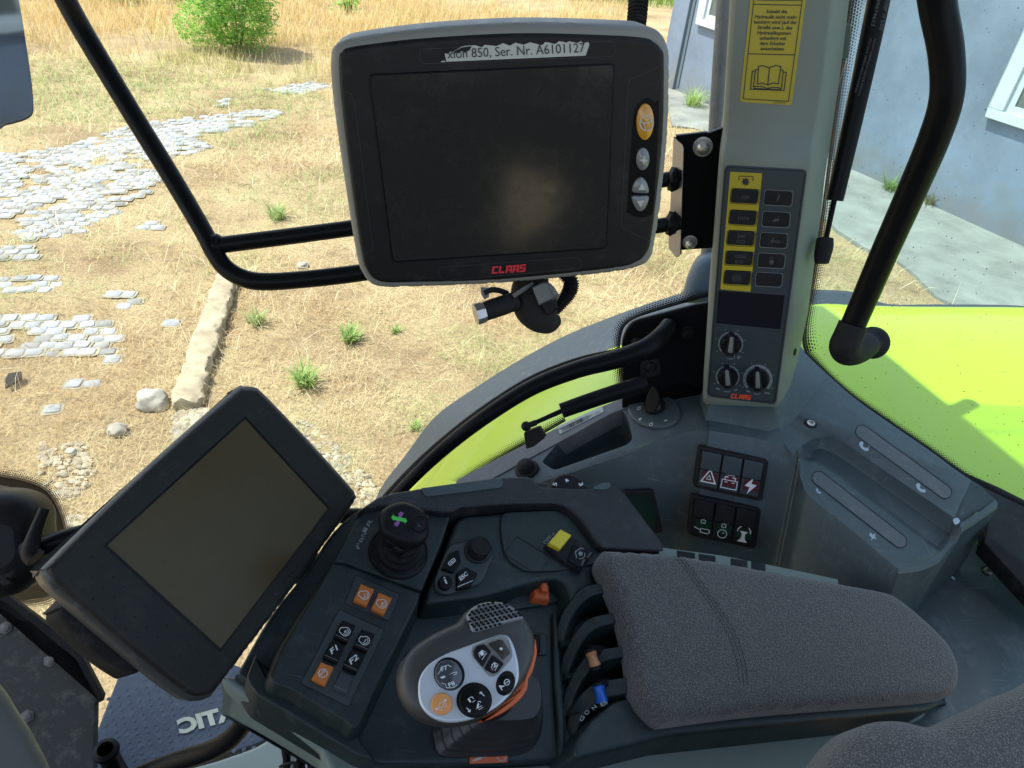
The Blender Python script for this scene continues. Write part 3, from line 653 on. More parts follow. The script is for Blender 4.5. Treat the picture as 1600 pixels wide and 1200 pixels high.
weed(648, 668, 16, 'low green tuft near the dark fender edge', 5, 40)
weed(400, 505, 30, 'thin green tuft right of the old kerb', 6, 50, ((.22, .34, .10), (.42, .5, .2)))
weed(1180, 202, 34, 'green tuft at the foot of the blue wall left of the pillar', 7, 90); weed(1082, 168, 34, 'green tuft at the far corner of the blue wall', 8, 110)
weed(1390, 300, 30, 'leafy green weed at the foot of the blue wall right of the pillar', 9, 90, ((.12, .22, .05), (.25, .36, .10)))
weed(1450, 322, 26, 'brownish green weed against the wall behind the bent grab tube', 10, 70, ((.2, .2, .07), (.34, .32, .12)))
# shrubs
def leaves(mb, c, rad, n, size, m=0):
    for _ in range(n):
        while True:
            d = Vector((random.uniform(-1, 1), random.uniform(-1, 1), random.uniform(-1, 1)))
            if d.length < 1: break
        if d.length < .45 and random.random() < .6: d = d.normalized()*random.uniform(.5, 1)
        cl = noise.noise(Vector((d.x*2.6, d.y*2.6, d.z*2.6+c.x)));
        if cl < -.12: continue
        p = c+Vector((d.x*rad[0], d.y*rad[1], d.z*rad[2]))*(1+.18*cl)
        a = Vector((random.uniform(-1, 1), random.uniform(-1, 1), random.uniform(-.9, .3))).normalized(); b = a.orthogonal().normalized()
        b = (b+Vector((random.uniform(-.6, .6), random.uniform(-.6, .6), random.uniform(-.6, .6)))).normalized(); b = (b-a*b.dot(a)).normalized(); s = size*random.uniform(.6, 1.4)
        mb.add([p, p+a*s*.5+b*s*.17, p+a*s, p+a*s*.5-b*s*.17], [[0, 1, 2, 3]], random.choice((0, 0, 1, 2)))
LM = []
for i, c in enumerate(((.24, .46, .07), (.36, .58, .11), (.15, .32, .05))):
    q = mat('leaf_green', c, .55); t = q.node_tree; tr = t.nodes.new('ShaderNodeBsdfTranslucent'); tr.inputs[0].default_value = (*[k*1.2 for k in c], 1); mx = t.nodes.new('ShaderNodeMixShader'); mx.inputs[0].default_value = .4
    t.links.new(t.nodes['Principled BSDF'].outputs[0], mx.inputs[1]); t.links.new(tr.outputs[0], mx.inputs[2]); t.links.new(mx.outputs[0], t.nodes['Material Output'].inputs[0]); LM.append(q)
def shrub(px, py, w_, h_, n, size, lab):
    p = PZ(px, py, 0); root = thing('shrub', lab, 'shrub', p, 'green shrubs in the field'); mb = MB()
    leaves(mb, p+Vector((0, 0, h_*.55)), (w_/2, w_/2, h_*.5), n, size); leaves(mb, p+Vector((w_*.12, 0, h_*.3)), (w_*.48, w_*.45, h_*.28), n//3, size)
    leaves(mb, p+Vector((-w_*.45, -.1, h_*.22)), (w_*.3, w_*.3, h_*.2), n//6, size)
    for k in range(int(n/230)):
        a = random.uniform(0, 6.28); e = random.uniform(.1, 1.25); d = Vector((math.cos(a)*math.cos(e), math.sin(a)*math.cos(e), math.sin(e))); L0 = w_*random.uniform(.42, .66)
        b0 = p+Vector((0, 0, h_*random.uniform(.2, .5)))
        for j in range(26):
            t = .35+.65*j/26; q = b0+d*L0*t+Vector((0, 0, -.16*w_*t*t)); sd = d.cross(Vector((0, 0, 1))).normalized()*(1 if j % 2 else -1); a1 = (sd+d*.5+Vector((0, 0, -.35+random.uniform(-.2, .2)))).normalized(); b1 = a1.cross(Vector((0, 0, 1))).normalized(); s = size*1.7*random.uniform(.8, 1.2)
            mb.add([q, q+a1*s*.45+b1*s*.14, q+a1*s, q+a1*s*.45-b1*s*.14], [[0, 1, 2, 3]], random.choice((0, 1, 1, 2)))
    mb.build('crown', LM, root); mb = MB()
    for k in range(6):
        a = k*1.05; sweep(mb, [p+Vector((.03*math.cos(a), .03*math.sin(a), -.03)), p+Vector((.16*w_*math.cos(a), .16*w_*math.sin(a), h_*.3)), p+Vector((.34*w_*math.cos(a), .34*w_*math.sin(a), h_*.75))], [.016, .011, .004], 6)
    mb.build('stem', mat('shrub_stem', (.16, .11, .06), .8), root)
shrub(372, 80, 1.2, 1.75, 13000, .055, 'large feathery green shrub in the dry field')
shrub(190, 4, .9, .7, 700, .09, 'low green shrub at the top edge left of the large shrub')
shrub(545, 22, .5, .55, 260, .08, 'small pale green shrub at the top edge right of the large shrub')
shrub(278, 2, 1.3, .8, 800, .09, 'green shrub on the skyline of the field between the tube and large shrub')
# ================================================================== TRACTOR CAB
A = Pl((-.14, .39, 2.27), (.24, -.17, .96)); T = Pl((-.255, .459, 2.356), (.76, -.13, .64)); Mo = Pl((-.03, .64, 2.67), (.15, -.99, .09))
Pc = Pl((.32, .88, 2.44), (-.18, -.98, .09)); LL = Pl((.33, .87, 2.235), (-.4, -.05, 1)); LB = Pl((.33, .87, 2.235), (0, -.1, 1))
from mathutils.geometry import tessellate_polygon
# --- cab shell (roof overhead keeps the sun out, floor below)
cab = thing('tractor_cab', 'tractor cab shell around the camera with glass sides and a grey sill strip', 'cab', (0, .6, 1.45))
mb = MB(); rf = [(-1.8, -1.0), (.32, -1.0), (.24, .4), (.11, .94), (-.07, 1.47), (-1.8, 1.47)]
mb.add([(x, y, z) for z in (3.5, 3.62) for x, y in rf], [list(range(6))[::-1], list(range(6, 12))]+[[i, (i+1) % 6, 6+(i+1) % 6, 6+i] for i in range(6)]); mb.build('roof', M['shell'], cab, fix=True)
mb = MB(); box(mb, (-.30, -.8, 1.38), (.9, .95, 1.44)); box(mb, (-1.25, -.8, 1.38), (-.31, .5, 1.42)); mb.build('floor', M['rubber'], cab)  # left box is unseen floor added to block light bouncing off the ground
mb = MB(); hole_ = [(.41, 2.40), (.59, 2.35), (.60, 2.29), (.55, 2.22), (.41, 2.14)]
ow = [(-1.4, 1.4), (1.2, 1.4), (1.2, 2.78), (-.3, 2.78), (-1.4, 2.3)]
tr_ = tessellate_polygon([[Vector((x, z, 0)) for x, z in ow], [Vector((x, z, 0)) for x, z in hole_]]); mb.add([(x, -.98, z) for x, z in ow + hole_], [list(t) for t in tr_]); mb.build('reflection_panel', M['blackm'], cab)  # unseen panel added behind the camera, its hole shaped for the monitor's bright reflection
mb = MB(); box(mb, (-1.25, 1.02, 1.3), (.395, 1.024, 3.45)); mb.build('side_glass', M['glass'], cab)
GR0, GR1 = Vector((.45, 1.02, 0)), Vector((.90, .43, 0)); gd = (GR1-GR0).normalized(); gnr = Vector((-gd.y, gd.x, 0)); gnr = gnr if gnr.y < 0 else -gnr
GRp = Pl(GR0+Vector((0, 0, 2.5)), gnr); GR0 = GR0-gd*.09
mb = MB(); P = [GR0+Vector((0, 0, 2.14)), GR1+Vector((0, 0, 2.05)), GR1+Vector((0, 0, 3.45)), GR0+Vector((0, 0, 3.45))]
mb.add(P+[p-gnr*.004 for p in P], [[0, 1, 2, 3], [7, 6, 5, 4], [0, 4, 5, 1], [1, 5, 6, 2], [2, 6, 7, 3], [3, 7, 4, 0]]); mb.build('rear_side_glass', M['glassd'], cab, label='rear side glass speckled with small dark dirt spots')
GS = Pl((0, 1.012, 2), (0, -1, 0)); GR_ = GRp.off(.003)
def fstrip(pl, inner, outer, n=8): return strip('dotted_border', [pl.p(*q) for q in smooth(inner, n, False)], [pl.p(*q) for q in smooth(outer, n, False)], M['frit'], cab)
fstrip(GR_, [(1338, -60), (1327, 0), (1298, 217), (1272, 416), (1254, 520), (1258, 552)], [(1366, -60), (1354, 0), (1321, 200), (1293, 400), (1276, 500), (1280, 545)])
fstrip(GR_, [(1258, 552), (1305, 596), (1350, 633), (1450, 702), (1519, 751), (1600, 792), (1660, 822)], [(1274, 545), (1310, 588), (1356, 624), (1457, 693), (1528, 743), (1607, 784), (1666, 813)])
fstrip(GS, [(722, 754), (770, 724), (818, 696), (884, 658)], [(700, 750), (752, 717), (806, 684), (880, 643)])
fstrip(GS, [(978, 622), (972, 580), (970, 530), (985, 502), (1040, 482), (1120, 460)], [(960, 620), (955, 580), (954, 530), (968, 496), (1030, 466), (1120, 444)])
ringo = smooth([(-30, 742), (30, 752), (72, 770), (94, 810), (98, 845), (84, 885), (82, 925), (40, 938), (-30, 936)], 6, False); ccx, ccy = 30, 845
fstrip(GS, [(x, y) for x, y in ringo[::3]], [(x+(x-ccx)*.26, y+(y-ccy)*.20) for x, y in ringo[::3]], 3)
mb = MB(); prism(mb, GS, ringo, .001, .0, 0); mb.build('glass_border', M['gloss'], cab)
# sill strip with bar-code label
mb = MB(); prism(mb, LL, [(700, 775), (716, 748), (870, 668), (940, 635), (1010, 606), (1108, 575), (1108, 596), (1002, 628), (955, 646), (762, 752)], .002, -.03, .001); sill = mb.build('sill_strip', M['metalg'], cab)
mb = MB(); q = [(870, 667), (941, 634), (943, 643), (875, 678)]; prism(mb, LL, q, .0035, .002, 0)
for k in range(34):
    t = .06+.60*k/34; a = Vector(q[0]).lerp(Vector(q[1]), t); b = Vector(q[3]).lerp(Vector(q[2]), t); a2 = a.lerp(b, .32); b2 = a.lerp(b, .9)
    stroke(mb, LL, [a2, b2], random.choice((.5, .8, 1.2)), .0042, 1)
text(mb, LL, '00 0148 520.1', (872, 672.5), (905, 657.5), 2.4, .0042, 1); text(mb, LL, '0001 2201', (918, 653), (938, 644), 3, .0042, 1)
mb.build('barcode_label', [M['paper'], M['ink']], sill)
# --- fender
fd = thing('rear_fender', 'bright lime green rear wheel fender with dark rubber edge outside the glass', 'fender', (.7, 1.3, 2.0))
outer = [(560, 850), (592, 768), (633, 712), (675, 656), (724, 618), (832, 551), (937, 502), (1110, 448), (1265, 452), (1340, 458), (1420, 492), (1500, 520), (1650, 560), (1850, 640)]
mid = [(585, 860), (632, 776), (672, 728), (725, 680), (800, 626), (900, 570), (965, 541), (1110, 498), (1265, 476), (1340, 477), (1420, 479), (1500, 479.5), (1650, 482), (1850, 500)]
E1 = [PY(x, y, 1.62) for x, y in outer[:9]]+[PY(1340, 458, 1.62)]; 
Emid = [PY(x, y, 1.46) for x, y in mid]
for k in (10, 11, 12, 13): E1.append(Emid[k]+Vector((0, .16, -.10)))
E1 = [Vector(q) for q in smooth([tuple(p) for p in E1], 4, False)]; E2 = [Vector(q) for q in smooth([tuple(p) for p in Emid], 4, False)]
def inner(p, k):
    yy = 1.05 if p.x < .45 else 1.17-(p.x-.43)*1.31
    return Vector((p.x+.005, max(yy, .3), p.z+.012*k))
E2b = [p+Vector((0, -.02, .008)) for p in E2]; E3 = [p+Vector((0, -.22, .016)) if inner(p, 1).y < p.y-.22 else inner(p, 1) for p in E2]; E4 = [inner(p, 1.2) for p in E2]; E5 = [p+Vector((.01, .01, -.22)) for p in E4]
E2c = [p+Vector((0, .012, -.03)) for p in E2]
mb = MB(); loft(mb, [E2c, E2, E2b, E3, E4, E5]); mb.build('fender_panel', M['lime'], fd, fix=True, ang=60)
mb = MB(); mrg = [p+Vector((0, .004, -.006)) for p in E2]; E1b = [p+Vector((0, .015, -.05)) for p in E1]; E1c = [p+Vector((0, -.03, -.06)) for p in E1]
loft(mb, [mrg, [a.lerp(b, .5)+Vector((0, 0, .012)) for a, b in zip(mrg, E1)], E1, E1b, E1c]); mb.build('rubber_edge', mat('fender_rubber', (.022, .031, .040), .45, bump=.2, bscale=300, dust=.12, vscale=12), fd, fix=True, ang=60)
# --- side console
sc = thing('side_console', 'slate grey moulded side console under the window with key switch and rocker blocks', 'side console', LB.p(1180, 690))
from mathutils.geometry import tessellate_polygon
crL = [(700, 815), (760, 786), (836, 752), (900, 731), (986, 702), (1040, 681), (1075, 670), (1108, 668)]
crR = [(1108, 668), (1170, 678), (1222, 690), (1240, 712), (1249, 738), (1262, 768), (1330, 824), (1396, 880), (1420, 882), (1466, 862), (1501, 822), (1556, 781)]
pocket = rc([(846, 722), (870, 694), (956, 641), (970, 639, 8), (980, 650, 8), (989, 686, 8), (980, 695, 8), (866, 735)], 6)
outL = [(690, 812), (728, 766), (762, 747), (955, 637), (1000, 624), (1108, 583)]
def holed(mb, pl, out, hole, h):
    P = [pl.p(x, y, h) for x, y in out]; H = [pl.p(x, y, h) for x, y in hole]; n = len(P); tr = tessellate_polygon([[Vector(((p-pl.o).dot(pl.u), (p-pl.o).dot(pl.v), 0)) for p in q] for q in (P, H)])
    mb.add(P+H, [list(t) for t in tr])
mb = MB(); holed(mb, LL, outL+[(1108, 668)]+crL[::-1][1:], pocket, 0)
H0 = [LL.p(x, y, 0) for x, y in pocket]; H1 = [LL.p(x, y, -.003)*1 for x, y in pocket]; H2 = [p-LL.n*.06 for p in H0]; H2 = [p.lerp(sum(H2, Vector())/len(H2), .06) for p in H2]; loft(mb, [H0, H2], closed=True); mb.add(H2, [list(range(len(H2)))])
cl3 = [LL.p(x, y) for x, y in smooth(crL, 4, False)]; dv = Vector((0, -.09, -.20)); f1 = Vector((0, -.006, -.001)); f2 = Vector((0, -.010, -.006))
loft(mb, [cl3, [p+f1 for p in cl3], [p+f2 for p in cl3], [p+f2+dv for p in cl3]])
# right block
U = [(1246, 700), (1270, 685), (1303, 681), (1397, 745), (1491, 809)]; U2 = [(1246, 712), (1266, 704), (1297, 701), (1391, 764), (1484, 830)]; V_ = [(1248, 722), (1262, 719), (1289, 728), (1376, 792), (1462, 858)]; O_ = [(1249, 738), (1253, 752), (1266, 772), (1331, 824), (1398, 880)]
topR = [(1108, 583), (1180, 560), (1250, 543), (1288, 580), (1335, 620), (1450, 698), (1519, 747), (1556, 781), (1501, 818), (1491, 809)]
flat(mb, LB, topR+[(1397, 745), (1303, 681), (1270, 685), (1246, 700), (1240, 712), (1222, 690), (1170, 678), (1108, 668)], 0)
g = lambda L_, h: [LB.p(x, y, h) for x, y in smooth(L_, 4, False)]
def g2(L_, h, h0_): return [LB.p(x, y, z) for x, y, z in smooth([(x, y, h0_ if i == 0 else h) for i, (x, y) in enumerate(L_)], 4, False)]
loft(mb, [g(U, 0), g2([(a-(i > 0), b+2*(i > 0)) for i, (a, b) in enumerate(U)], -.002, -.0005), g2(U2, -.021, -.004), g2([(a-1, b+4) for a, b in U2], -.024, -.006), g2([(a+1, b-4) for a, b in V_], -.024, -.008), g2(V_, -.016, -.009), g2([(a-2*(i > 0), b+3) for i, (a, b) in enumerate(V_)], -.014, -.010), g(O_, -.014)])
EI = [(1491, 809, 0), (1490, 811, -.002), (1484, 830, -.021), (1483, 834, -.024), (1463, 854, -.024), (1462, 858, -.016), (1460, 861, -.014), (1398, 880, -.014)]
EO = [(1501, 818, 0), (1499, 821, -.002), (1490, 838, -.014), (1485, 845, -.015), (1470, 862, -.016), (1462, 867, -.016), (1440, 877, -.015), (1402, 883, -.014)]
loft(mb, [[LB.p(*c) for c in EI], [LB.p(*c) for c in EO]])
mb.add([LB.p(1491, 809), LB.p(1501, 818), LB.p(1556, 781), LB.p(1519, 747)], [[0, 1, 2, 3]])
cL = smooth([(1108, 668, 0), (1170, 678, 0), (1222, 690, 0), (1240, 696, 0), (1246, 700, 0), (1246, 712, -.004), (1248, 722, -.009), (1249, 738, -.014), (1253, 752, -.014), (1266, 772, -.014), (1331, 824, -.014), (1398, 880, -.014)], 4, False)
cR = smooth([(a, b, h) for a, b, h in EO[::-1]]+[(1528, 801, 0), (1556, 781, 0)], 4, False)
cr3 = [LB.p(*c) for c in cL+cR]; nn = len(cr3); n0 = len(cL)
dR = Vector((0, -.11, -.26)); dE = Vector((.0, -.02, -.3)); wgt = [0 if i < n0-4 else min(1, (i-n0+4)/10) for i in range(nn)]
loft(mb, [cr3, [p+f1 for p in cr3], [p+f2 for p in cr3], [p+f2+dR.lerp(dE, w) for p, w in zip(cr3, wgt)]])
body = mb.build('console_body', M['plast2'], sc, fix=True, ang=30)
# right trim panel beyond the groove
mb = MB(); rows = [[(1412, 924, 2.07), (1472, 880, 2.085), (1538, 842, 2.11), (1640, 935, 2.12)], [(1400, 1010, 2.06), (1475, 985, 2.08), (1572, 945, 2.10), (1690, 1000, 2.12)], [(1380, 1120, 2.04), (1480, 1105, 2.07), (1590, 1070, 2.09), (1740, 1100, 2.02)], [(1380, 1260, 2.02), (1500, 1260, 2.05), (1620, 1250, 2.07), (1800, 1300, 2.0)]]
G = [[PZ(*c) for c in r] for r in rows]; G = [[tuple(p) for p in r] for r in G]; G = [smooth(r, 5, False) for r in G]; G = list(map(list, zip(*G))); G = [smooth(r, 5, False) for r in G]
loft(mb, G); r0 = [Vector(r[0]) for r in G]; loft(mb, [r0, [p+Vector((0, .0, -.05)) for p in r0]])
mb.build('rear_trim', mat('slate_plastic_scuffed', (.055, .078, .088), .3, scratch=.32, bump=.12, bscale=1200, dust=.22, vscale=7, dcol=(.4, .46, .5)), sc, fix=True, ang=60)
mb = MB(); c = LB.p(1030, 640); prism(mb, LL, ell(1022, 640, 42, 27, 8), .006, -.002, .003, seg=4); eb = mb.build('key_switch', M['plast2'], sc)
mb = MB(); kc = LL.p(1023, 637, .006); lathe(mb, kc, LL.n, [(.017, 0), (.0175, .006), (.0165, .009), (.0145, .0095), (.013, .013), (.010, .0135)], 30); lk = mb.build('lock_barrel', M['black'], eb)
mb = MB(); lathe(mb, LL.p(1024, 636, .018), LL.n, [(.0075, 0), (.0075, .0015), (.006, .0018)], 24); lathe(mb, LL.p(1024, 636, .018), Vector((-.6, .2, 1)), [(.0021, 0), (.0021, .018)], 8); mb.build('key_ring', M['steel'], eb)
mb = MB(); cp = LL.p(1017, 632, .03); kpn = Vector((-.55, -.8, .25)).normalized(); kpl = Pl(cp, kpn); prism(mb, kpl, smooth([(1009, 634), (1010, 620), (1016, 607), (1022, 606), (1028, 620), (1027, 636), (1020, 645), (1011, 643)], 4), .004, -.004, .002); mb.build('key', M['black'], eb)
mb = MB()
for (x, y), s in (((998, 638), 'o'), ((1000, 655), '+'), ((1017, 663), 'o'), ((1040, 657), '-')):
    if s == 'o': stroke(mb, LL, ell(x, y, 2.6, 2.0, -30, 10), .8, .0072, 0, True); stroke(mb, LL, [(x+1, y-2), (x+3, y-3)], .8, .0072)
    elif s == '+': stroke(mb, LL, [(x-2.6, y), (x+2.6, y-1)], 1.3, .0072); stroke(mb, LL, [(x+.3, y-2.3), (x-.3, y+2.3)], 1.3, .0072)
    else: stroke(mb, LL, [(x-2.4, y+.5), (x+2.4, y-.5)], 1.5, .0072)
mb.build('marking', M['white'], eb)
mb = MB(); lathe(mb, LL.p(824, 735, 0), LL.n, [(.0195, 0), (.0195, .004), (.016, .006), (.0135, .006), (.0135, .012), (.0125, .016), (.009, .019), (.004, .0205)], 30); mb.build('round_button', M['blackm'], sc)
# slots, marks, screws
for a, b, hh in (((1348, 675), (1476, 768), 0), ((1280, 747), (1406, 845), -.014)):
    ax = Vector(b)-Vector(a); an = math.degrees(math.atan2(ax.y, ax.x)); P = ell(*a, 11.5, 10.5, an, 14, 90, 270)+ell(*b, 11.5, 10.5, an, 14, -90, 90)
    mb = MB(); prism(mb, LB, P, hh+.0006, hh-.004, .0005, 0); cx_, cy_ = (a[0]+b[0])/2, (a[1]+b[1])/2
    s_ = mb.build('slot_cover', mat('slot_insert', (.078, .088, .096), .5, bump=.1, bscale=900, dust=.2), sc); mb = MB(); stroke(mb, LB, P, 1.1, hh+.0009, 0, True); mb.build('gap', M['black'], s_)
mb = MB(); pmk = lambda pts, h: prism(mb, LB, smooth(pts, 3), h+.0006, h, 0)
h_ = .0
def phone(x, y, h, s, k):
    prism(mb, LB, smooth([(x-8*s, y-6*s), (x-3*s, y-8*s), (x-1*s, y-4*s), (x-2*s, y), (x+3*s, y+3*s), (x+7*s, y+3*s), (x+8*s, y+7*s), (x+3*s, y+8*s), (x-3*s, y+5*s), (x-7*s, y)], 3), h+.0006, h, 0)
    if k: stroke(mb, LB, ell(x+5*s, y-0*s, 4*s, 3*s, 0, 6, -60, 60), .9, h+.0005)
WM = mat('pale_blue_wear', (.30, .38, .44), .6)
for args in ((1350, 697, 0, .9, 1), (1439, 762, 0, .9, 0), (1279, 767, -.014, .5, 0)): mb = MB(); phone(*args); mb.build('worn_marking', WM, sc)
mb = MB(); flat(mb, LB, smooth([(1358, 836), (1361, 832), (1363, 836), (1368, 833), (1367, 838), (1370, 843), (1365, 841), (1361, 845), (1362, 840)], 2), -.0134); mb.build('worn_marking', WM, sc)
mb = MB(); flat(mb, LB, smooth([(1489, 812), (1496, 809), (1500, 815), (1493, 820)], 3), .0008); mb.build('worn_marking', WM, sc)
for x, y, pl_ in ((1266.6, 662, LB), (1544, 893, Pl(PZ(1544, 893, 2.10), (.05, -.1, 1)))):
    mb = MB(); c = pl_.p(x, y, .001); lathe(mb, c, pl_.n, [(.0095, -.002), (.0095, .0005), (.008, .001), (.0068, -.001), (.0062, .002), (.0035, .003), (.0033, .0005)], 24, ms=[0, 0, 0, 1, 1, 1, 1]); mb.build('screw', [M['black'], M['steel']], sc)
# rocker blocks on the front face
f0 = LB.p(1108, 668)+f2; FF = Pl(f0, dR.cross(Vector((1, -.05, 0))) if dR.cross(Vector((1, -.05, 0))).dot(CAM-f0) > 0 else -dR.cross(Vector((1, -.05, 0))))
FF = Pl(f0+FF.n*.002, FF.n)
def rocker_block(quad, cols, label, syms):
    mb = MB(); prism(mb, FF, rc(quad, 6), .010, -.004, .002); blk = mb.build('rocker_block', M['blackm'], sc, label=label); q = [Vector(p) for p in quad]
    def bi(u, v): return q[0].lerp(q[1], u).lerp(q[3].lerp(q[2], u), v)
    for k in range(3):
        u0 = .06+k*.30; u1 = u0+.27; mb = MB(); uc = (u0+u1)/2; 
        prism(mb, FF, rc([bi(u0, .10), bi(u1, .10), bi(u1, .52), bi(u0, .52)], 1.5), .016, .009, .0012, 0)
        prism(mb, FF, rc([bi(u0, .53), bi(u1, .53), bi(u1, .92), bi(u0, .92)], 1.5), .0125, .009, .0012, 0)
        prism(mb, FF, rc([bi(u0+.04, .55), bi(u1-.02, .55), bi(u1-.02, .80), bi(u0+.04, .80)], .8), .0131, .0125, 0, 1)
        ctr = bi(uc, .68); sx = (bi(1, .68)-bi(0, .68)).length/3.4*.5
        ex = (q[1]-q[0]).normalized(); ey = Vector((-ex.y, ex.x)); S = lambda pts: [ctr+ex*a*sx+ey*b*sx for a, b in pts]
        for typ, pts, w in syms[k]:
            if typ == 'l': stroke(mb, FF, S(pts), w, .0136, 2)
            elif typ == 'c': stroke(mb, FF, S(pts), w, .0136, 2, True)
            elif typ == 'f': flat(mb, FF, S(pts), .0136, 2)
            elif typ == 't': text(mb, FF, pts[0], S([pts[1]])[0], S([pts[2]])[0], w, .0136, 2, bold=.02)
        mb.build('rocker', [M['panelg'] if cols == 'dkred' else M['blackm'], M[cols], M['white']], blk)
tri = [('c', [(0, -.75), (.7, .5), (-.7, .5)], 2.0), ('c', [(0, -.2), (.22, .2), (-.22, .2)], 1)]
bat = [('c', [(-.75, -.1), (.75, -.1), (.75, .7), (-.75, .7)], 1.3), ('l', [(-.5, -.15), (-.5, -.4), (-.2, -.4)], 1.6), ('l', [(.2, -.4), (.5, -.4), (.5, -.15)], 1.6), ('l', [(-.5, .1), (-.2, .1)], 1.2), ('l', [(.2, .1), (.5, .1)], 1.2), ('t', ['ON', (-.35, -.55), (.35, -.55)], 3.0)]
bolt = [('f', [(.2, -.85), (-.55, .1), (-.05, .15), (-.2, .85), (.6, -.15), (.05, -.2)], 1)]
rocker_block([(1093, 698), (1202, 720), (1191, 784), (1084, 762)], 'dkred', 'upper rocker block with dark red hazard, battery and lightning symbols', [tri, bat, bolt])
lk_ = lambda x, y, s: [('c', [(x-.2*s, y), (x+.2*s, y), (x+.2*s, y+.3*s), (x-.2*s, y+.3*s)], .9), ('l', [(x, y), (x+.05*s, y-.3*s), (x+.3*s, y-.35*s), (x+.38*s, y-.1*s)], .8)]
hook = lk_(0, -.5, 1)+[('c', [(-.1, .35), (.7, .35), (.8, .55), (.6, .75), (-.1, .7)], 1), ('l', [(-.1, .5), (-.8, .3)], 1.1)]
gau = lk_(0, -.5, 1)+[('c', [(.45*math.cos(a*.52), .45+.4*math.sin(a*.52)) for a in range(12)], 1), ('l', [(0, .45), (.15, .3)], .8)]
stw = [('l', [(.65*math.cos(a), -.1+.65*math.sin(a)) for a in [math.pi*1.0+k*math.pi/8 for k in range(9)]], 1.6), ('f', [(-.4, -.2), (.4, -.2), (.15, .1), (.2, .5), (.5, .85), (-.5, .85), (-.2, .5), (-.15, .1)], 1)]
rocker_block([(1081, 774), (1190, 796), (1181, 858), (1075, 836)], 'dkgreen', 'lower rocker block with dark green lit symbols', [hook, gau, stw])
mb = MB(); prism(mb, FF, rc([(975, 769), (1022, 767, 6), (1037, 832, 6), (990, 840)], 4), .008, -.004, .002); fr_ = mb.build('small_display', M['blackm'], sc); mb = MB(); prism(mb, FF, rc([(985, 776), (1014, 774), (1026, 824), (995, 830)], 3), .0086, .004, 0); mb.build('screen', mat('dark_green_glass', (.012, .03, .022), .15), fr_)
# black rubber seal at the far right
mb = MB(); PR = Pl(PZ(1575, 800, 2.2), (-.15, -.2, 1)); prism(mb, PR, [(1500, 735), (1560, 760), (1640, 800), (1700, 1000), (1640, 960), (1600, 915), (1538, 848), (1548, 790)], 0, -.03, .002); tag(mb.build('window_seal', M['rubber']), 'black rubber seal at the corner of the rear side glass', 'seal')

# --- pillar with control panel
pi_ = thing('pillar', 'light grey cab pillar with yellow striped control panel and three rotary knobs', 'pillar', Pc.p(1160, 640))
def row(y, xl, xf, xo, yo, h, inw=7):
    L1 = Pc.p(xl, y, h-.006); Lb = L1+Vector((.02, .11, 0)); L2 = Pc.p(xl+inw, y, h); R1 = Pc.p(xf-inw, y+(xf-xl)*.035, h); R2 = Pc.p(xf, y+(xf-xl)*.05, h-.007)
    d = (R2-CAM).dot(VF); Ro = D(xo, yo, d+.05); Rb = Ro+Vector((-.03, .04, 0)); return [Lb, L1, L2, L2.lerp(R1, .5), R1, R2, Ro, Rb]
rw = [row(-420, 1166, 1374, 1402, -460, -.02), row(-120, 1150, 1320, 1346, -150, -.02), row(0, 1143, 1303, 1327, 0, -.02), row(120, 1136, 1290, 1311, 130, -.02), row(190, 1132, 1279, 1300, 205, -.019), row(214, 1130, 1275, 1297, 228, -.014), row(236, 1127, 1271, 1293, 248, .000), row(250, 1125, 1270, 1291, 262, .004), row(258, 1124, 1268, 1289, 275, .005), row(340, 1118, 1257, 1281, 350, .005), row(480, 1108, 1240, 1262, 490, .005), row(560, 1102, 1229, 1247, 560, .005), row(618, 1098, 1221, 1236, 600, .005), row(626, 1099, 1219, 1233, 607, .003), row(632, 1103, 1215, 1230, 612, -.003)]
mb = MB(); loft(mb, rw); mb.add(rw[-1], [list(range(8))]); mb.build('column', M['pillar'], pi_, fix=True, ang=50)
top = [Vector(p)+Vector((0, 0, .004)) for p in rw[-1]]; 
bt = [LB.p(*q) for q in [(1120, 560), (1092, 622), (1102, 656), (1150, 664), (1200, 674), (1236, 662), (1292, 590), (1250, 540)]]
mb = MB(); top[0] = top[0]; loft(mb, [top, [a.lerp(b, .35)+Vector((0, .004, .0)) for a, b in zip(top, bt)], bt]); mb.build('pedestal', M['plast2'], pi_, fix=True, ang=50)
PP = Pc.off(.0055)
mb = MB(); prism(mb, PP, rc([(1132, 258), (1262, 265), (1213, 633), (1104, 620)], 9), .001, -.004, .001)
pn = mb.build('control_panel', M['panelg'], pi_)
mb = MB(); stroke(mb, PP, rc([(1134, 261), (1258, 268), (1210, 629), (1107, 617)], 8), .8, .0014, 0, True); mb.build('outline', M['black'], pn)
mb = MB(); prism(mb, PP, rc([(1141, 268.5), (1191, 271), (1172.5, 456), (1125.5, 452)], 2), .0016, .0, 0)
mb.m = [0]*len(mb.f); c = (1165, 284); gp = []
for k in range(40):
    a = k*math.pi/20; r_ = 6.6 if (k % 5) < 2 else 4.8; gp.append((c[0]+r_*math.cos(a), c[1]+r_*math.sin(a)))
flat(mb, PP, gp, .0020, 1); stroke(mb, PP, rc([(1154, 281), (1155, 275), (1177, 276), (1177, 282)], 2)[0:24], 1.3, .0020, 1)
mb.build('yellow_strip', [M['yellow'], M['ink']], pn)
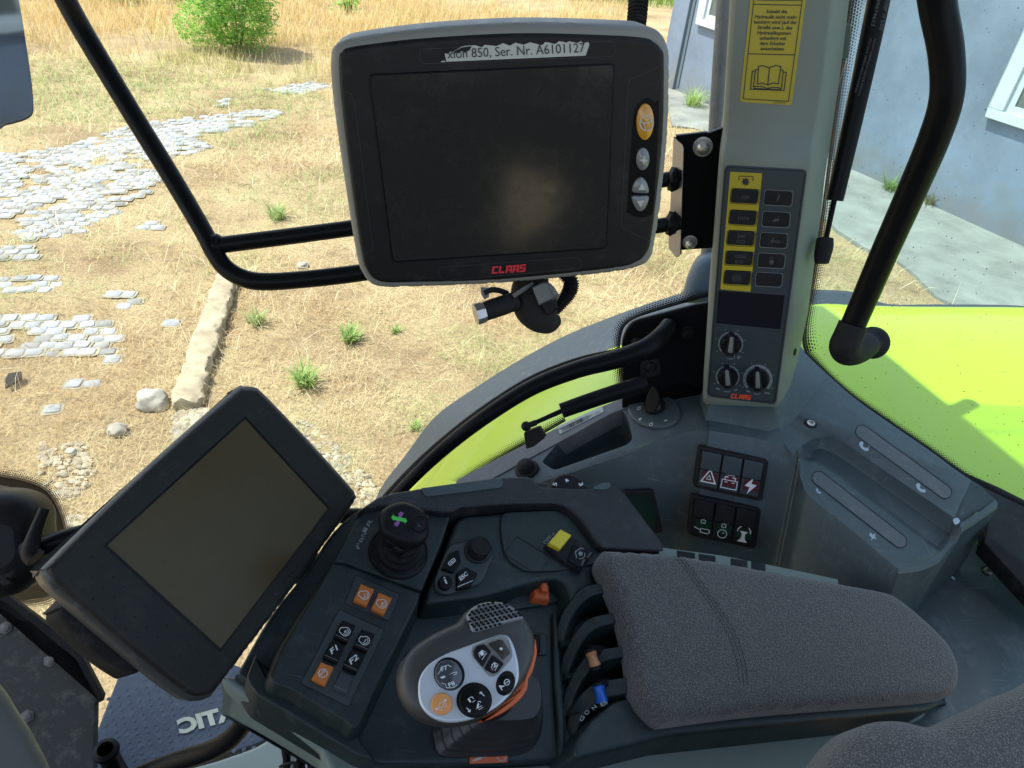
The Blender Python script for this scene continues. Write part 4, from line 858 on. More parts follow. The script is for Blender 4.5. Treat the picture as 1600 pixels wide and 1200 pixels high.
def pbtn(q, txts=(), syms=(), left=True, lab=None):
    x0, x1, y0, y1 = q; sk = (x1-x0)*.05; d = -3.0
    P = [(x0+3, y0), (x1+2.2, y0+sk), (x1-1.0, y1), (x0+.5, y1-sk)]
    if not left: P = [(x0+2.5, y0), (x1-.5, y0+sk, 7), (x1-3, y1, 6), (x0, y1-sk)]
    mb = MB(); cxx = (x0+x1)/2; cyy = (y0+y1)/2; big = [((a[0]-cxx)*1.06+cxx, (a[1]-cyy)*1.10+cyy) for a in P]
    stroke(mb, PP, rc(big, 4), .7, .0021, 2, True); prism(mb, PP, rc(P, 4), .0035, .0, .0012, 0)
    n = len(txts)
    for i, s in enumerate(txts):
        yb = cyy+3.0+(i-(n-1)/2)*8.2; w = 4.2*len(s); text(mb, PP, s, (cxx-w/2+2-i, yb), (cxx+w/2+2-i, yb+.8), 5.2, .0039, 1)
    for typ, pts, w in syms:
        P2 = [(cxx+a, cyy+b) for a, b in pts]
        if typ == 'f': flat(mb, PP, P2, .0039, 1)
        else: stroke(mb, PP, P2, w, .0039, 1, typ == 'c')
    mb.build('push_button', [M['blackm'], M['dimw'], M['black'] if left else M['greyp']], pn, label=lab)
pbtn((1141, 1184, 295, 319), ['540'], lab='black button reading 540'); pbtn((1138.5, 1181, 328.5, 352.5), ['1000'], lab='black button reading 1000'); pbtn((1135, 1178, 360.5, 384.5), ['540', 'ECO'], lab='black button reading 540 ECO'); pbtn((1132.5, 1175.5, 392.5, 415.5), ['1000', 'ECO'], lab='black button reading 1000 ECO')
pbtn((1130, 1172, 423, 446), [], [('c', ell(0, 0, 4, 4, 0, 12), .8), ('l', ell(0, 0, 6.6, 6, 0, 8, -60, 60), .8), ('l', ell(0, 0, 6.6, 6, 0, 8, 120, 240), .8), ('f', ell(0, 0, 1.4, 1.4, 0, 8), 0)])
pbtn((1194, 1239, 297.5, 321.5), [], [('f', [(1, -6), (3, -5), (0, 2), (-2, 5), (-3, 3)], 0)], False); pbtn((1191, 1235, 331, 355), [], [('f', [(-6, 3), (-2, -1), (5, -1), (3, 2), (-3, 3.5)], 0), ('l', [(2, -4), (5, -5)], .8)], False)
pbtn((1187.5, 1231, 364, 387.5), ['   s'], [('f', [(-2, -4), (-.5, -6), (-1, 2), (-4, 4)], 0)], False); pbtn((1184, 1227, 396, 419), [], [('f', ell(0, 2, 3.6, 4, 0, 10), 0), ('l', ell(0, -2, 2.6, 3.6, 0, 8, 180, 360), .9)], False); pbtn((1180.5, 1223, 426, 448), [], [], False)
mb = MB(); prism(mb, PP, [(1123, 454.5), (1226, 461.7), (1219, 514.7), (1118.8, 505)], .0016, 0, 0); mb.build('display_window', mat('display_glass', (.008, .009, .013), .25), pn)
for (x, y, R_, kr, wt, an) in ((1141.7, 537.5, 18.6, 15.5, 2.4, 96), (1137, 588.8, 17.6, 15, 2.4, 85), (1184, 592.5, 21, 15.8, 4.6, 88)):
    mb = MB()
    for k in range(11):
        a0 = 140+k*24.2; stroke(mb, PP, ell(x, y, R_, R_*.97, 0, 4, a0, a0+22.6), wt, .0019, 1)
        if k % 2 == 0: aa = math.radians(a0+12); stroke(mb, PP, [(x+(R_+4)*math.cos(aa), y+(R_+4)*math.sin(aa)), (x+(R_+6.5)*math.cos(aa), y+(R_+6)*math.sin(aa))], 1.4, .0019, 1)
    stroke(mb, PP, [(x-6, y+22), (x-2, y+23.5), (x+4, y+23)], 1, .0019, 1)
    stroke(mb, PP, [(x+10, y+21), (x+16, y+20)], 1.6, .0019, 1) if R_ < 21 else stroke(mb, PP, [(x+11, y+21), (x+19, y+22.5)], 2, .0019, 1)
    if R_ != 18.6: stroke(mb, PP, [(x-18, y+18), (x-12, y+20)], 2, .0019, 1)
    else: stroke(mb, PP, [(x+6, y+18), (x+6, y+22)], 1, .0019, 1); stroke(mb, PP, [(x+12.5, y+17), (x+12.5, y+24)], 1.2, .0019, 1)
    c = PP.p(x, y, .001); rr = kr*(c-CAM).dot(VF)/FOC; lathe(mb, c, PP.n, [(rr, 0), (rr*1.0, .005), (rr*.95, .008), (rr*.9, .009)], 30)
    ca, sa = math.cos(math.radians(an)), math.sin(math.radians(an)); ex = Vector((ca, sa)); ey = Vector((-sa, ca)); c2 = Vector((x-ca*2, y+4.5)); k_ = kr
    prism(mb, PP, rc([c2-ex*k_*1.05-ey*4.5, c2-ex*k_*1.05+ey*4.5, c2+ex*k_*1.0+ey*7, c2+ex*k_*1.0-ey*7], 3), .020, .005, .0025, 0)
    prism(mb, PP, rc([c2-ex*k_*.95-ey*2.6, c2-ex*k_*.95+ey*2.6, c2+ex*k_*.62+ey*3.6, c2+ex*k_*.62-ey*3.6], 2.5), .0215, .018, .0008, 2)
    mb.build('rotary_knob', [M['black'], M['greyp'], M['greyb']], pn)
LG = {'C': [(0, 0), (.9, 0), (.9, .22), (.3, .22), (.3, .78), (.9, .78), (.9, 1), (0, 1)], 'L': [(0, 0), (.85, 0), (.85, .24), (.3, .24), (.3, 1), (0, 1)], 'A': [(0, 0), (.3, 0), (.3, .3), (.65, .3), (.65, 0), (.95, 0), (.95, 1), (0, 1)], 'S': [(0, 0), (.9, 0), (.9, .6), (.3, .6), (.3, .78), (.9, .78), (.9, 1), (0, 1), (0, .4), (.6, .4), (.6, .2), (0, .2)]}
def logo(mb, pl, p0, p1, hgt, h, m):
    p0 = Vector(p0); p1 = Vector(p1); e = (p1-p0)/5; u = Vector((e.y, -e.x)).normalized()*hgt
    for i, ch in enumerate('CLAAS'):
        f_ = lambda a, b: p0+e*(i+a*.96+b*.22)+u*b
        if ch == 'A':
            for Q in ([(0, 0), (.3, 0), (.3, 1), (0, 1)], [(.65, 0), (.95, 0), (.95, 1), (.65, 1)], [(.3, .72), (.65, .72), (.65, 1), (.3, 1)], [(.3, .28), (.65, .28), (.65, .5), (.3, .5)]): flat(mb, pl, [f_(*q) for q in Q], h, m)
        elif ch == 'S':
            for Q in ([(0, 0), (.9, 0), (.9, .22), (0, .22)], [(.6, .22), (.9, .22), (.9, .6), (.6, .6)], [(0, .42), (.6, .42), (.6, .6), (0, .6)], [(0, .6), (.3, .6), (.3, .78), (0, .78)], [(0, .78), (.9, .78), (.9, 1), (0, 1)]): flat(mb, pl, [f_(*q) for q in Q], h, m)
        else: flat(mb, pl, [f_(*q) for q in LG[ch]], h, m)
mb = MB(); logo(mb, PP, (1141.5, 622), (1173, 625), 7, .0018, 0); mb.build('logo', mat('logo_orange_red', (.75, .08, .03), .4), pn)
# warning sticker
mb = MB(); PS = Pc.off(-.0195); tl, tr, br, bl_ = (1175.5, -30), (1262.5, -25), (1237, 164.5), (1156, 159)
prism(mb, PS, rc([tl, tr, br, bl_], 5), .0006, 0, 0)
stroke(mb, PS, [(1181, -30), (1161.3, 154.4), (1231.9, 158.3), (1257, -25)], 1.3, .0012, 1); stroke(mb, PS, [(1177.6, 6.8), (1252.7, 8.2)], 1.6, .0012, 1); stroke(mb, PS, [(1169.5, 84), (1242, 85.8)], 1.6, .0012, 1)
stroke(mb, PS, [(1183, 0), (1253, 1)], 1.4, .0012, 1)
for s, x0, x1, y in (('Sobald die', 1197, 1230, 20.5), ('Hydraulik nicht mehr', 1179.5, 1246, 29), ('benötigt wird (auf der', 1178, 1245.6, 37.2), ('Straße usw.), das', 1183.5, 1238, 45.6), ('Hydrauliksystem', 1183, 1235.7, 54), ('unbedingt mit', 1187, 1229, 62.2), ('dem Schalter', 1187, 1227.6, 70.4), ('ausschalten', 1188, 1225, 78.5)): text(mb, PS, s, (x0, y-.3), (x1, y+.4), 5.4, .0012, 1, shear=.15, bold=.022)
text(mb, PS, '2157556.0', (1208, 161), (1227, 162), 2.6, .0012, 1, bold=.01)
Z = lambda pts: [(1150+a/7.06, b/7.06) for a, b in pts]
for q in ([(250, 730), (300, 725), (370, 750), (370, 745), (440, 722), (495, 735), (468, 925), (410, 915), (350, 938), (290, 915), (235, 925), (250, 730)], [(372, 745), (350, 935)], [(240, 768), (215, 770), (192, 955), (270, 950), (345, 975), (430, 962), (500, 975), (522, 775), (495, 772)], [(205, 785), (180, 785), (160, 985), (530, 998), (556, 800), (524, 795)]): stroke(mb, PS, Z(q), 1.7, .0012, 1)
flat(mb, PS, Z([(190, 965), (345, 978), (500, 982), (500, 994), (190, 984)]), .0012, 1)
mb.build('warning_sticker', [M['yellow'], M['inky']], pi_, label='yellow German warning sticker with an open book symbol')
mb = MB(); pc_ = Pc.off(-.02); c = D(1319, 63, .93); prism(mb, Pl(c, (-.2, -.9, .1)), rc([(1318, 34), (1331, 38), (1325, 92), (1311, 92)], 4), .008, -.02, .002); mb.build('clip', M['pillar'], pi_)
mb = MB(); c = D(1242, 550, 1.02); flat(mb, Pl(c, (.5, -.8, .1)), ell(1242, 550, 2.5, 6.5, 12), .004); mb.build('screw_hole', M['black'], pi_)
# tube outside beside the pillar and its blue base
mb = MB(); tubepx(mb, [(1136, -60, 1.20, 25), (1128, 60, 1.22, 24), (1120, 180, 1.25, 23), (1106, 400, 1.30, 22)]); ot = mb.build('outer_tube', M['metalg']); tag(ot, 'dusty grey vertical tube outside the glass left of the pillar', 'tube')
mb = MB(); bpl = Pl(D(1095, 450, 1.28), (-.2, -.9, .3)); prism(mb, bpl, smooth([(1062, 474), (1068, 462), (1074, 440), (1086, 415), (1098, 404), (1118, 398), (1135, 400), (1135, 480), (1100, 478)], 4), .03, -.05, .02, seg=5); tag(mb.build('mounting_cap', M['bluep']), 'weathered blue plastic cap at the foot of the outer tube', 'cap')
# --- monitor
mo = thing('monitor', 'wide dark monitor in a light grey casing with a torn paper label', 'monitor', Mo.p(790, 250))
outm = smooth([(516, 87), (520, 75), (532, 66), (556, 59), (640, 47), (745, 38.5), (850, 35.5), (990, 40), (1020, 44), (1036, 54), (1045, 72), (1048.5, 100), (1046, 210), (1036, 310), (1025, 385), (1018, 406), (1003, 418), (955, 429), (780, 446), (640, 452), (601, 452), (580, 447), (566, 430), (556, 401), (538, 290), (522, 180), (516, 120)], 4)
mb = MB(); prism(mb, Mo, outm, 0, -.05, .008, seg=5); mb.build('casing', M['casing'], mo)
mb = MB(); inn = smooth([(529, 95), (534, 82), (545, 75), (600, 67), (675, 59.5), (815, 52.5), (955, 56), (1007, 60), (1023, 66), (1035, 78), (1039, 98), (1037, 210), (1027, 310), (1018, 378), (1010, 398), (995, 411), (955, 421), (780, 438.5), (640, 443), (605, 443.5), (585, 438), (573, 424), (565, 400), (552, 315), (534, 170)], 4)
prism(mb, Mo, inn, .004, -.002, .004, seg=4); bz = mb.build('bezel', M['bezel'], mo)
mb = MB()
for q in ([(531, 141), (548, 146), (554, 160), (583, 390), (578, 393), (566, 397)], [(1037, 101), (985, 124), (981, 132), (971, 350), (972, 356), (1018, 378)]): stroke(mb, Mo, q, .9, .0044)
stroke(mb, Mo, rc([(655, 77), (960, 64), (962, 88), (657, 100)], 10), .9, .0044, 0, True); stroke(mb, Mo, rc([(683, 418), (905, 402), (911, 419), (690, 439)], 9), .9, .0044, 0, True)
mb.build('seam', M['ink'], bz)
mb = MB(); prism(mb, Mo, rc([(575, 116), (961, 99), (949, 389), (612, 411)], 9), .0052, .003, .0008); rm = mb.build('screen_rim', M['gloss'], mo)
mb = MB(); prism(mb, Mo, rc([(578, 119), (958.5, 102), (946.5, 386.5), (615, 408)], 7), .0056, .005, 0); mb.build('screen', M['screen'], rm)
mb = MB(); pk = smooth([(1002, 161), (1012, 153), (1024, 160), (1030, 172), (1022, 320), (1014, 336), (998, 340), (982, 332), (981, 318), (991, 180)], 4); prism(mb, Mo, pk, .0048, .002, .0004); mb.build('button_pocket', M['gloss'], mo)
def mbtn(outline, dome, m_, syms, lab):
    mb = MB(); prism(mb, Mo, outline, .0075, .004, .0012, 0, dome=dome); 
    for q, w, c in syms:
        if w: stroke(mb, Mo, q, w, .0078+dome, 1, c)
        else: flat(mb, Mo, q, .0078+dome, 1)
    mb.build('push_button', [m_, M['paper']], mo, label=lab)
wl = (1010.5, 192.5)
mbtn(ell(1008.7, 190.8, 13.5, 28.5, 2), .0035, M['amber'], [(ell(*wl, 10.5, 11.5, 0, 22), 1.8, True), ([(1001, 188), (1006, 193), (1009, 203)], 1.8, False), ([(1020, 188), (1012, 192), (1006, 192)], 1.8, False)], 'large amber oval button with steering wheel symbol')
mbtn(ell(1005, 249, 10.2, 17.5, 3), .003, M['greyb'], [([(1006, 243), (1008, 249), (1013, 251), (1008, 253), (1006, 258), (1004, 253), (999, 250), (1004, 249)], 0, False)], 'oval grey button with a star symbol')
mbtn(smooth([(989, 300), (991, 288), (997, 280), (1004, 278), (1011, 286), (1014, 301), (1002, 302)], 3), .002, M['greyb'], [([(997, 297), (1003, 286), (1009, 297)], 0, False)], 'grey button with upward triangle')
mbtn(smooth([(988, 308), (1001, 307), (1014, 307.5), (1011, 321), (1005, 329), (998, 330), (991, 321)], 3), .002, M['greyb'], [([(995, 314), (1007, 313), (1001, 324)], 0, False)], 'grey button with downward triangle')
mb = MB(); rag = [(697.5, 96.4), (915, 86.9), (921, 70), (919, 65.5), (912, 68), (908, 64.5), (902, 67.5), (896, 66), (889, 64.5), (885, 67), (881, 65.5), (873.5, 64.4), (870, 67.5), (866.5, 69), (860, 67), (852, 65.7), (848, 70), (845.5, 71), (836, 68), (828.5, 66.2), (818, 70), (810, 68), (805, 66.8), (797, 71.5), (790, 69), (786.5, 67.5), (776, 72), (765, 71), (757.5, 70.2), (753, 74), (742, 70.7), (728.5, 71.5), (721, 73), (713, 78), (707, 81.5), (700, 79), (693.5, 76.5)]
prism(mb, Mo, rag, .0049, .0042, 0); text(mb, Mo, 'xion 850, Ser. Nr. A6101127', (699, 91.5), (914, 81.5), 14.5, .0053, 1)
for q in ([(737, 72), (722, 74), (712, 79), (706, 84), (712, 83), (722, 80), (727, 82), (734, 78)], [(693, 70), (693, 83), (699, 84), (705, 80), (700, 74)]): flat(mb, Mo, q, .0056, 2)
flat(mb, Mo, [(690, 95), (695, 95), (696, 97), (689, 97)], .0049, 0)
mb.build('paper_label', [M['paper'], M['ink'], M['bezel']], mo, label='torn white paper label with black serial number text')
mb = MB(); logo(mb, Mo, (768, 428), (822, 424.5), 11.5, .0048, 0); mb.build('logo', M['logored'], mo)
mb = MB(); lathe(mb, Mo.p(790, 250, -.05), -Mo.n, [(.05, 0), (.05, .02), (.022, .025), (.022, .12)], 24); sweep(mb, [Mo.p(790, 250, -.16), D(800, 290, .93), D(790, 322, .985)], [.016, .014, .014], 14); mb.build('rear_mount', M['blackm'], mo)
# corrugated hose behind the monitor
def corr(name, pts, lab, parent=None):
    q = smooth(pts, 26, False); P = [D(a[0], a[1], a[2]) for a in q]; R_ = [a[3]*a[2]/FOC/2*(1 if i % 4 < 2 else .80) for i, a in enumerate(q)]; mb = MB(); sweep(mb, P, R_, 14); o = mb.build(name, M['rubber'], parent, ang=20)
    if lab: tag(o, lab, 'hose')
    return o
corr('corrugated_hose', [(1030, -420, .86, 30), (1008, -160, .8, 31), (1002, -60, .78, 32), (999, -20, .78, 32), (996, 20, .78, 32), (992, 60, .78, 30), (985, 120, .79, 28)], 'black corrugated hose running down behind the top of the monitor')
cb = thing('cable_bundle', 'black cable bundle with grey connector hanging under the monitor', 'cables', D(845, 470, .76))
mb = MB(); q = smooth([(838, 430, .76, 40), (830, 450, .75, 62), (836, 474, .75, 72), (846, 492, .75, 62), (858, 502, .755, 40), (872, 500, .76, 18)], 6, False); sweep(mb, [D(*a[:3]) for a in q], [a[3]*a[2]/FOC/2 for a in q], 20); mb.build('felt_sleeve', M['velcro'], cb)
corr('corrugated_hose', [(880, 425, .76, 24), (892, 440, .76, 25), (890, 455, .76, 25), (880, 470, .76, 22), (868, 488, .76, 14)], None, cb)
mb = MB(); tubepx(mb, [(806, 470, .735, 30), (786, 477, .73, 31), (768, 483, .725, 31), (757, 487, .725, 30)]); mb.build('plug', M['blackm'], cb)
mb = MB(); a_, b_ = D(757, 487, .724), D(743, 491, .722); sweep(mb, [a_, a_.lerp(b_, .45), b_, b_+(b_-a_)*.05], [.0105, .0115, .0115, .009], 8); mb.build('plug_nut', M['steel'], cb)
cpl = Pl(D(850, 462, .715), (-.1, -.8, .5)); mb = MB(); prism(mb, cpl, rc([(831, 449), (848, 441), (860, 442), (873, 462), (842, 477)], 2), .0, -.02, .002); prism(mb, cpl, rc([(858, 446), (864, 446), (873, 460), (866, 463)], 2), .003, -.018, .001); mb.build('connector', M['iris'], cb)
mb = MB(); prism(mb, cpl, rc([(845, 476), (860, 464), (872, 480), (856, 492)], 2), -.002, -.02, .0015); mb.build('connector', M['black'], cb)
mb = MB(); tubepx(mb, [(793, 459, .74, 9), (780, 454, .735, 9), (768, 453, .73, 9), (757, 458, .73, 8)], n=5); mb.build('cable', M['velcro'], cb)
mb = MB(); prism(mb, Pl(D(757, 457, .73), (0, -1, .3)), [(751, 449), (764, 450), (764, 464), (757, 468), (752, 460)], 0, -.003, 0); mb.build('tape', M['greyb'], cb)
mb = MB(); tubepx(mb, [(802, 463, .72, 7), (818, 452, .72, 7), (832, 443, .725, 6)], n=3, seg=6); mb.build('cable_tie', M['iris'], cb)
# --- tube frame with bracket
tf = thing('tube_frame', 'bent black steel tube frame bolted beside the pillar, running behind the monitor', 'tube frame', D(340, 385, 1.0))
mb = MB(); tubepx(mb, [(-60, -330, .86, 38), (70, -90, .93, 34), (103, 0, .96, 32), (190, 150, .98, 30), (270, 280, 1.0, 29), (318, 362, 1.0, 28), (334, 393, 1.0, 28), (352, 418, 1.0, 28), (378, 434, 1.0, 28), (410, 440, 1.0, 28), (470, 437, 1.0, 27), (565, 426, 1.0, 27), (760, 397, 1.0, 25), (1035, 352, .99, 23), (1056, 349, .99, 23)], n=8, seg=20); mb.build('tube', M['tube'], tf)
mb = MB(); tubepx(mb, [(326, 384, 1.0, 26), (352, 382, 1.0, 26), (545, 357, 1.0, 25), (760, 326, 1.0, 24), (1038, 281, .99, 23), (1056, 279, .99, 23)], n=5); lathe(mb, D(336, 383, 1.0), D(360, 380, 1)-D(336, 383, 1), [(.016, 0), (.0155, .006), (.0125, .01)], 16); mb.build('tube', M['tube'], tf)
for x, y in ((1051, 280), (1048, 349)): mb = MB(); ball(mb, D(x+2, y, .985), .0165, 0, (.6, 1, 1), 4, .25, 10, 3); mb.build('weld', M['tube'], tf)
pb = Pl(D(1056, 300, .99), (-.55, -.83, .02)); mb = MB(); prism(mb, pb, [(1052, 214), (1066, 226), (1068, 232), (1063, 398), (1057, 403), (1044, 388)], .0, -.004, .0006, 1, 0)
mb.build('bracket_plate', [M['tube'], M['steel']], tf); 
pk_ = Pl(D(1090, 300, 1.0), (-.1, -1, .05)); mb = MB(); prism(mb, pk_, [(1056, 212), (1103, 207), (1108, 208), (1150, 192), (1150, 385), (1064, 391)], .004, -.004, .0008); mb.build('bracket_plate', M['gloss'], tf)
for x, y, r_ in ((1098, 229, 14.5), (1078, 378, 11.5)):
    rr = r_*.99/FOC; mb = MB(); c = pk_.p(x, y, .004); lathe(mb, c, pk_.n, [(rr*1.02, 0), (rr*1.02, .002), (rr*.9, .0022)], 24); lathe(mb, c+pk_.n*.002, pk_.n, [(rr*.88, 0), (rr*.88, .006)], 6); lathe(mb, c+pk_.n*.008, pk_.n, [(rr*.7, 0), (rr*.66, .003), (rr*.45, .0065), (rr*.15, .0085)], 20); mb.build('cap_bolt', M['steel'], tf)
# --- window handle with plate
wh_ = thing('grab_rail', 'curved black window handle bar on a black corner plate above the key switch', 'handle', D(1020, 540, 1.0))
hp = Pl(D(1040, 550, 1.125), (-.1, -1, .2)); mb = MB(); prism(mb, hp, rc([(972, 640), (971, 530, 14), (985, 503, 14), (1085, 477), (1135, 468), (1135, 620), (1060, 600), (1020, 610)], 4), .0, -.008, .003); mb.build('corner_plate', M['tube'], wh_)
mb = MB(); tubepx(mb, [(1046, 508, 1.085, 26), (1030, 528, 1.069, 30), (1005, 546, 1.063, 31), (960, 562, 1.069, 30), (900, 578, 1.074, 28), (830, 606, 1.074, 26), (760, 650, 1.074, 24), (700, 696, 1.085, 22), (650, 742, 1.085, 20), (600, 795, 1.107, 19), (570, 830, 1.118, 18)], n=8, seg=18); mb.build('handle_bar', M['tube'], wh_)
mb = MB(); tubepx(mb, [(1000, 545, 1.13, 14), (960, 552, 1.13, 14), (900, 566, 1.13, 14), (830, 594, 1.13, 14), (757, 640, 1.13, 14), (695, 688, 1.13, 14), (643, 735, 1.13, 13), (590, 792, 1.13, 13)], n=8, seg=8); mb.build('edge_seal', M['rubber'], wh_)
for x, y, r_ in ((995, 535, 8), (1075, 520, 10), (1017, 571, 9), (1043, 512, 13)):
    rr = r_/FOC; mb = MB(); c = hp.p(x, y, .001); lathe(mb, c, hp.n, [(rr*1.25, 0), (rr*1.25, .003), (rr, .004), (rr*.95, .009), (rr*.5, .012)], 18); mb.build('bolt', M['black'], wh_)
mb = MB(); prism(mb, hp, rc([(1001, 565), (1030, 560), (1034, 585), (1010, 592), (1000, 588)], 5), .004, 0, .001); mb.build('latch_tab', M['blackm'], wh_)
# gas struts
gs_ = thing('gas_strut', 'short black gas strut low beside the key switch', 'gas strut', D(830, 665, 1.070), 'gas struts holding the windows')
mb = MB(); tubepx(mb, [(1010, 598, 1.059, 26), (940, 620, 1.059, 25), (877, 642, 1.059, 24)]); mb.build('cylinder', M['tube'], gs_)
mb = MB(); tubepx(mb, [(880, 641, 1.059, 8), (835, 661, 1.059, 7)]); mb.build('rod', M['tube'], gs_)
mb = MB(); ball(mb, D(822, 666, 1.059), .0075); sweep(mb, [D(822, 666, 1.059), D(838, 660, 1.059)], .0045, 10); mb.build('ball_end', M['black'], gs_)
mb = MB(); prism(mb, Pl(D(834, 690, 1.070), (-.2, -.9, .4)), rc([(818, 676), (842, 668), (852, 684), (834, 698), (822, 702)], 3), .004, -.01, .001); mb.build('bracket', M['blackm'], gs_)
gs2 = thing('gas_strut', 'long black gas strut with printed text right of the pillar', 'gas strut', D(1288, 395, .97), 'gas struts holding the windows')
mb = MB(); tubepx(mb, [(1450, -400, .80, 40), (1388, -90, .86, 37), (1373, 0, .88, 34), (1340, 155, .92, 30), (1304, 313, .962, 26)]); cyl = mb.build('cylinder', M['tube'], gs2)
mb = MB(); tp = Pl(D(1360, 40, .866), (-.1, -.99, .1))
for s, a, b, hh in (('Gasfeder n Ltd', (1389, -25), (1374, 46), 8), ('789874653', (1372, -8), (1361, 40), 5.5), ('NICHT OEFFNEN HOHER DRUCK', (1366, 60), (1340, 150), 3), ('DO NOT OPEN HIGH PRESSURE', (1359, 60), (1335, 145), 3)): text(mb, tp, s, a, b, hh, .0035, 0)
mb.build('printed_text', mat('faint_print', (.06, .07, .07), .5), cyl)
mb = MB(); tubepx(mb, [(1306, 300, .965, 9), (1288, 385, .975, 8)]); mb.build('rod', M['tube'], gs2)
mb = MB(); tubepx(mb, [(1289, 373, .96, 25), (1288, 385, .96, 27), (1285, 400, .96, 25), (1284, 411, .96, 21)], n=4); mb.build('ball_end', M['blackm'], gs2)
# grab tube right
gt = thing('grab_tube', 'thick bent black grab tube with rubber foot in front of the lime fender', 'grab handle', D(1340, 540, .95))
mb = MB(); tubepx(mb, [(1425, -420, .60, 66), (1440, -230, .63, 63), (1452, -120, .66, 60), (1464, 0, .70, 54), (1478, 80, .72, 51), (1479, 150, .74, 49), (1460, 215, .77, 47), (1424, 300, .82, 44), (1384, 390, .87, 41), (1345, 480, .92, 38), (1326, 524, .94, 37)], n=8, seg=24); mb.build('tube', M['tube'], gt)
mb = MB(); tubepx(mb, [(1333, 507, .93, 43), (1325, 526, .935, 44), (1320, 540, .94, 46), (1324, 548, .95, 46), (1336, 548, .965, 44), (1350, 542, .985, 40), (1357, 538, 1.0, 36), (1362, 536, 1.01, 50), (1364, 535, 1.015, 50)], n=6, seg=24); mb.build('rubber_foot', M['rubber'], gt)
# --- touch terminal
tt = thing('touch_terminal', 'tilted charcoal touch terminal with a dark screen left of the armrest console', 'terminal', T.p(330, 840, -.03))
mb = MB(); to = smooth([(374, 604), (384, 600), (400, 601), (415, 611), (485, 684), (550, 756), (559, 770), (557, 786), (500, 866), (430, 962), (345, 1075), (331, 1089), (314, 1093), (296, 1088), (240, 1046), (160, 978), (92, 918), (78, 902), (73, 888), (80, 876), (190, 768), (290, 676)], 4)
prism(mb, T, to, 0, -.028, .009, seg=5, taper=-.004); mb.build('casing', mat('casing_edge_grey', (.035, .042, .046), .42, bump=.1, bscale=900), tt, ang=80)
mb = MB(); cxx, cyy = 320, 845; ti = [(cxx+(x-cxx)*.972, cyy+(y-cyy)*.972) for x, y in to]; prism(mb, T, ti, .0022, -.003, .004, seg=3)
r2_ = random.Random(3)
for i in range(9):
    for j in range(13):
        px = 150-20+i*17.5-j*.0+(j*13.5); py = 870+j*17.0-i*13.0*.0+(i*-10)
        px = 112+j*17+i*15.5; py = 905+j*15.3-i*17.5
        if 40 < 0: pass
        ok = (px < 345) and (py > 852+(px-168)*.86+10) and (py < 890+(px-80)*.80) and (px > 100)
        if ok: c = T.p(px, py, .0022); lathe(mb, c, T.n, [(.0010, 0), (.0008, .0003), (.0004, .0005)], 8)
bzt = mb.build('bezel', M['term'], tt)
mb = MB(); q4 = [(383, 655), (512, 795), (345, 1013), (168, 852)]; c4 = (sum(a for a, b in q4)/4, sum(b for a, b in q4)/4); ex4 = [(c4[0]+(a-c4[0])*1.035, c4[1]+(b-c4[1])*1.035) for a, b in q4]
prism(mb, T, rc(ex4, 3), .0025, .001, .0004); rim = mb.build('screen_rim', M['gloss'], tt); mb = MB(); prism(mb, T, rc(q4, 2), .0027, .002, 0); mb.build('screen', M['screen2'], rim)
mb = MB(); stroke(mb, T, [(386, 652), (515, 792), (347, 1016)], 2.0, .0031); mb.build('screen_edge', M['term'], rim)
mb = MB(); stroke(mb, T, rc([(254, 737), (276, 720), (280, 725), (258, 742)], 2), .7, .0026, 0, True); mb.build('sensor_outline', M['ink'], bzt); mb = MB(); stroke(mb, T, rc([(404, 643), (410, 637), (418, 645), (412, 650)], 2), .7, .0026, 0, True); mb.build('sensor_outline', M['ink'], bzt)
mb = MB(); text(mb, T, 'CEBIS', (432, 932), (463, 889), 7, .0025, 0, bold=.02); mb.build('embossed_text', mat('embossed', (.015, .015, .016), .3), bzt)
mb = MB(); TB = T.off(-.03); prism(mb, TB, smooth([(105, 935), (98, 950), (103, 966), (150, 1012), (200, 1048), (216, 1051), (240, 1040), (330, 1000), (420, 850), (380, 760), (250, 800)], 4), 0, -.028, .01, seg=4); mb.build('rear_housing', M['rubber'], tt)
mb = MB(); TA = T.off(-.06); sweep(mb, [T.p(330, 840, -.045), T.p(380, 830, -.09), A.p(500, 900, -.06), A.p(560, 900, -.07)], [.022, .022, .02, .02], 16); mb.build('support_arm', M['blackm'], tt)
# --- left housing with round body and bar
lh = thing('hinge_housing', 'black rounded plastic housing clamped to a black bar at the left edge', 'housing', D(20, 840, .95))
lp_ = Pl(D(30, 850, .93), (.15, -.75, .6)); mb = MB()
HO = smooth([(-70, 770), (0, 766), (35, 770), (58, 782), (67, 800), (68, 830), (72, 865), (66, 895), (45, 918), (10, 932), (-70, 940)], 5)
def rings(mb, pl, out, prof, m=0, c=None, cap=True):
    P = [pl.p(x, y, 0) for x, y in out]; q, arr = _flat(pl, P)
    if arr < 0: P.reverse()
    cc = sum(P, Vector())/len(P) if c is None else pl.p(*c, 0); R_ = [[cc+(p-cc)*s+pl.n*h+pl.u*ox+pl.v*oy for p in P] for s, h, ox, oy in prof]; loft(mb, R_, m, closed=True)
    if cap: mb.add(R_[-1], [list(range(len(P)))], m); mb.add(R_[0], [list(range(len(P)))[::-1]], m)
rings(mb, lp_, HO, [(.8, -.05, 0, 0), (1, -.03, 0, 0), (1, 0, 0, 0), (.985, .008, 0, 0), (.94, .016, 0, 0), (.85, .024, 0, 0), (.7, .030, 0, 0), (.4, .034, 0, 0)]); mb.build('body', M['black'], lh, ang=70)
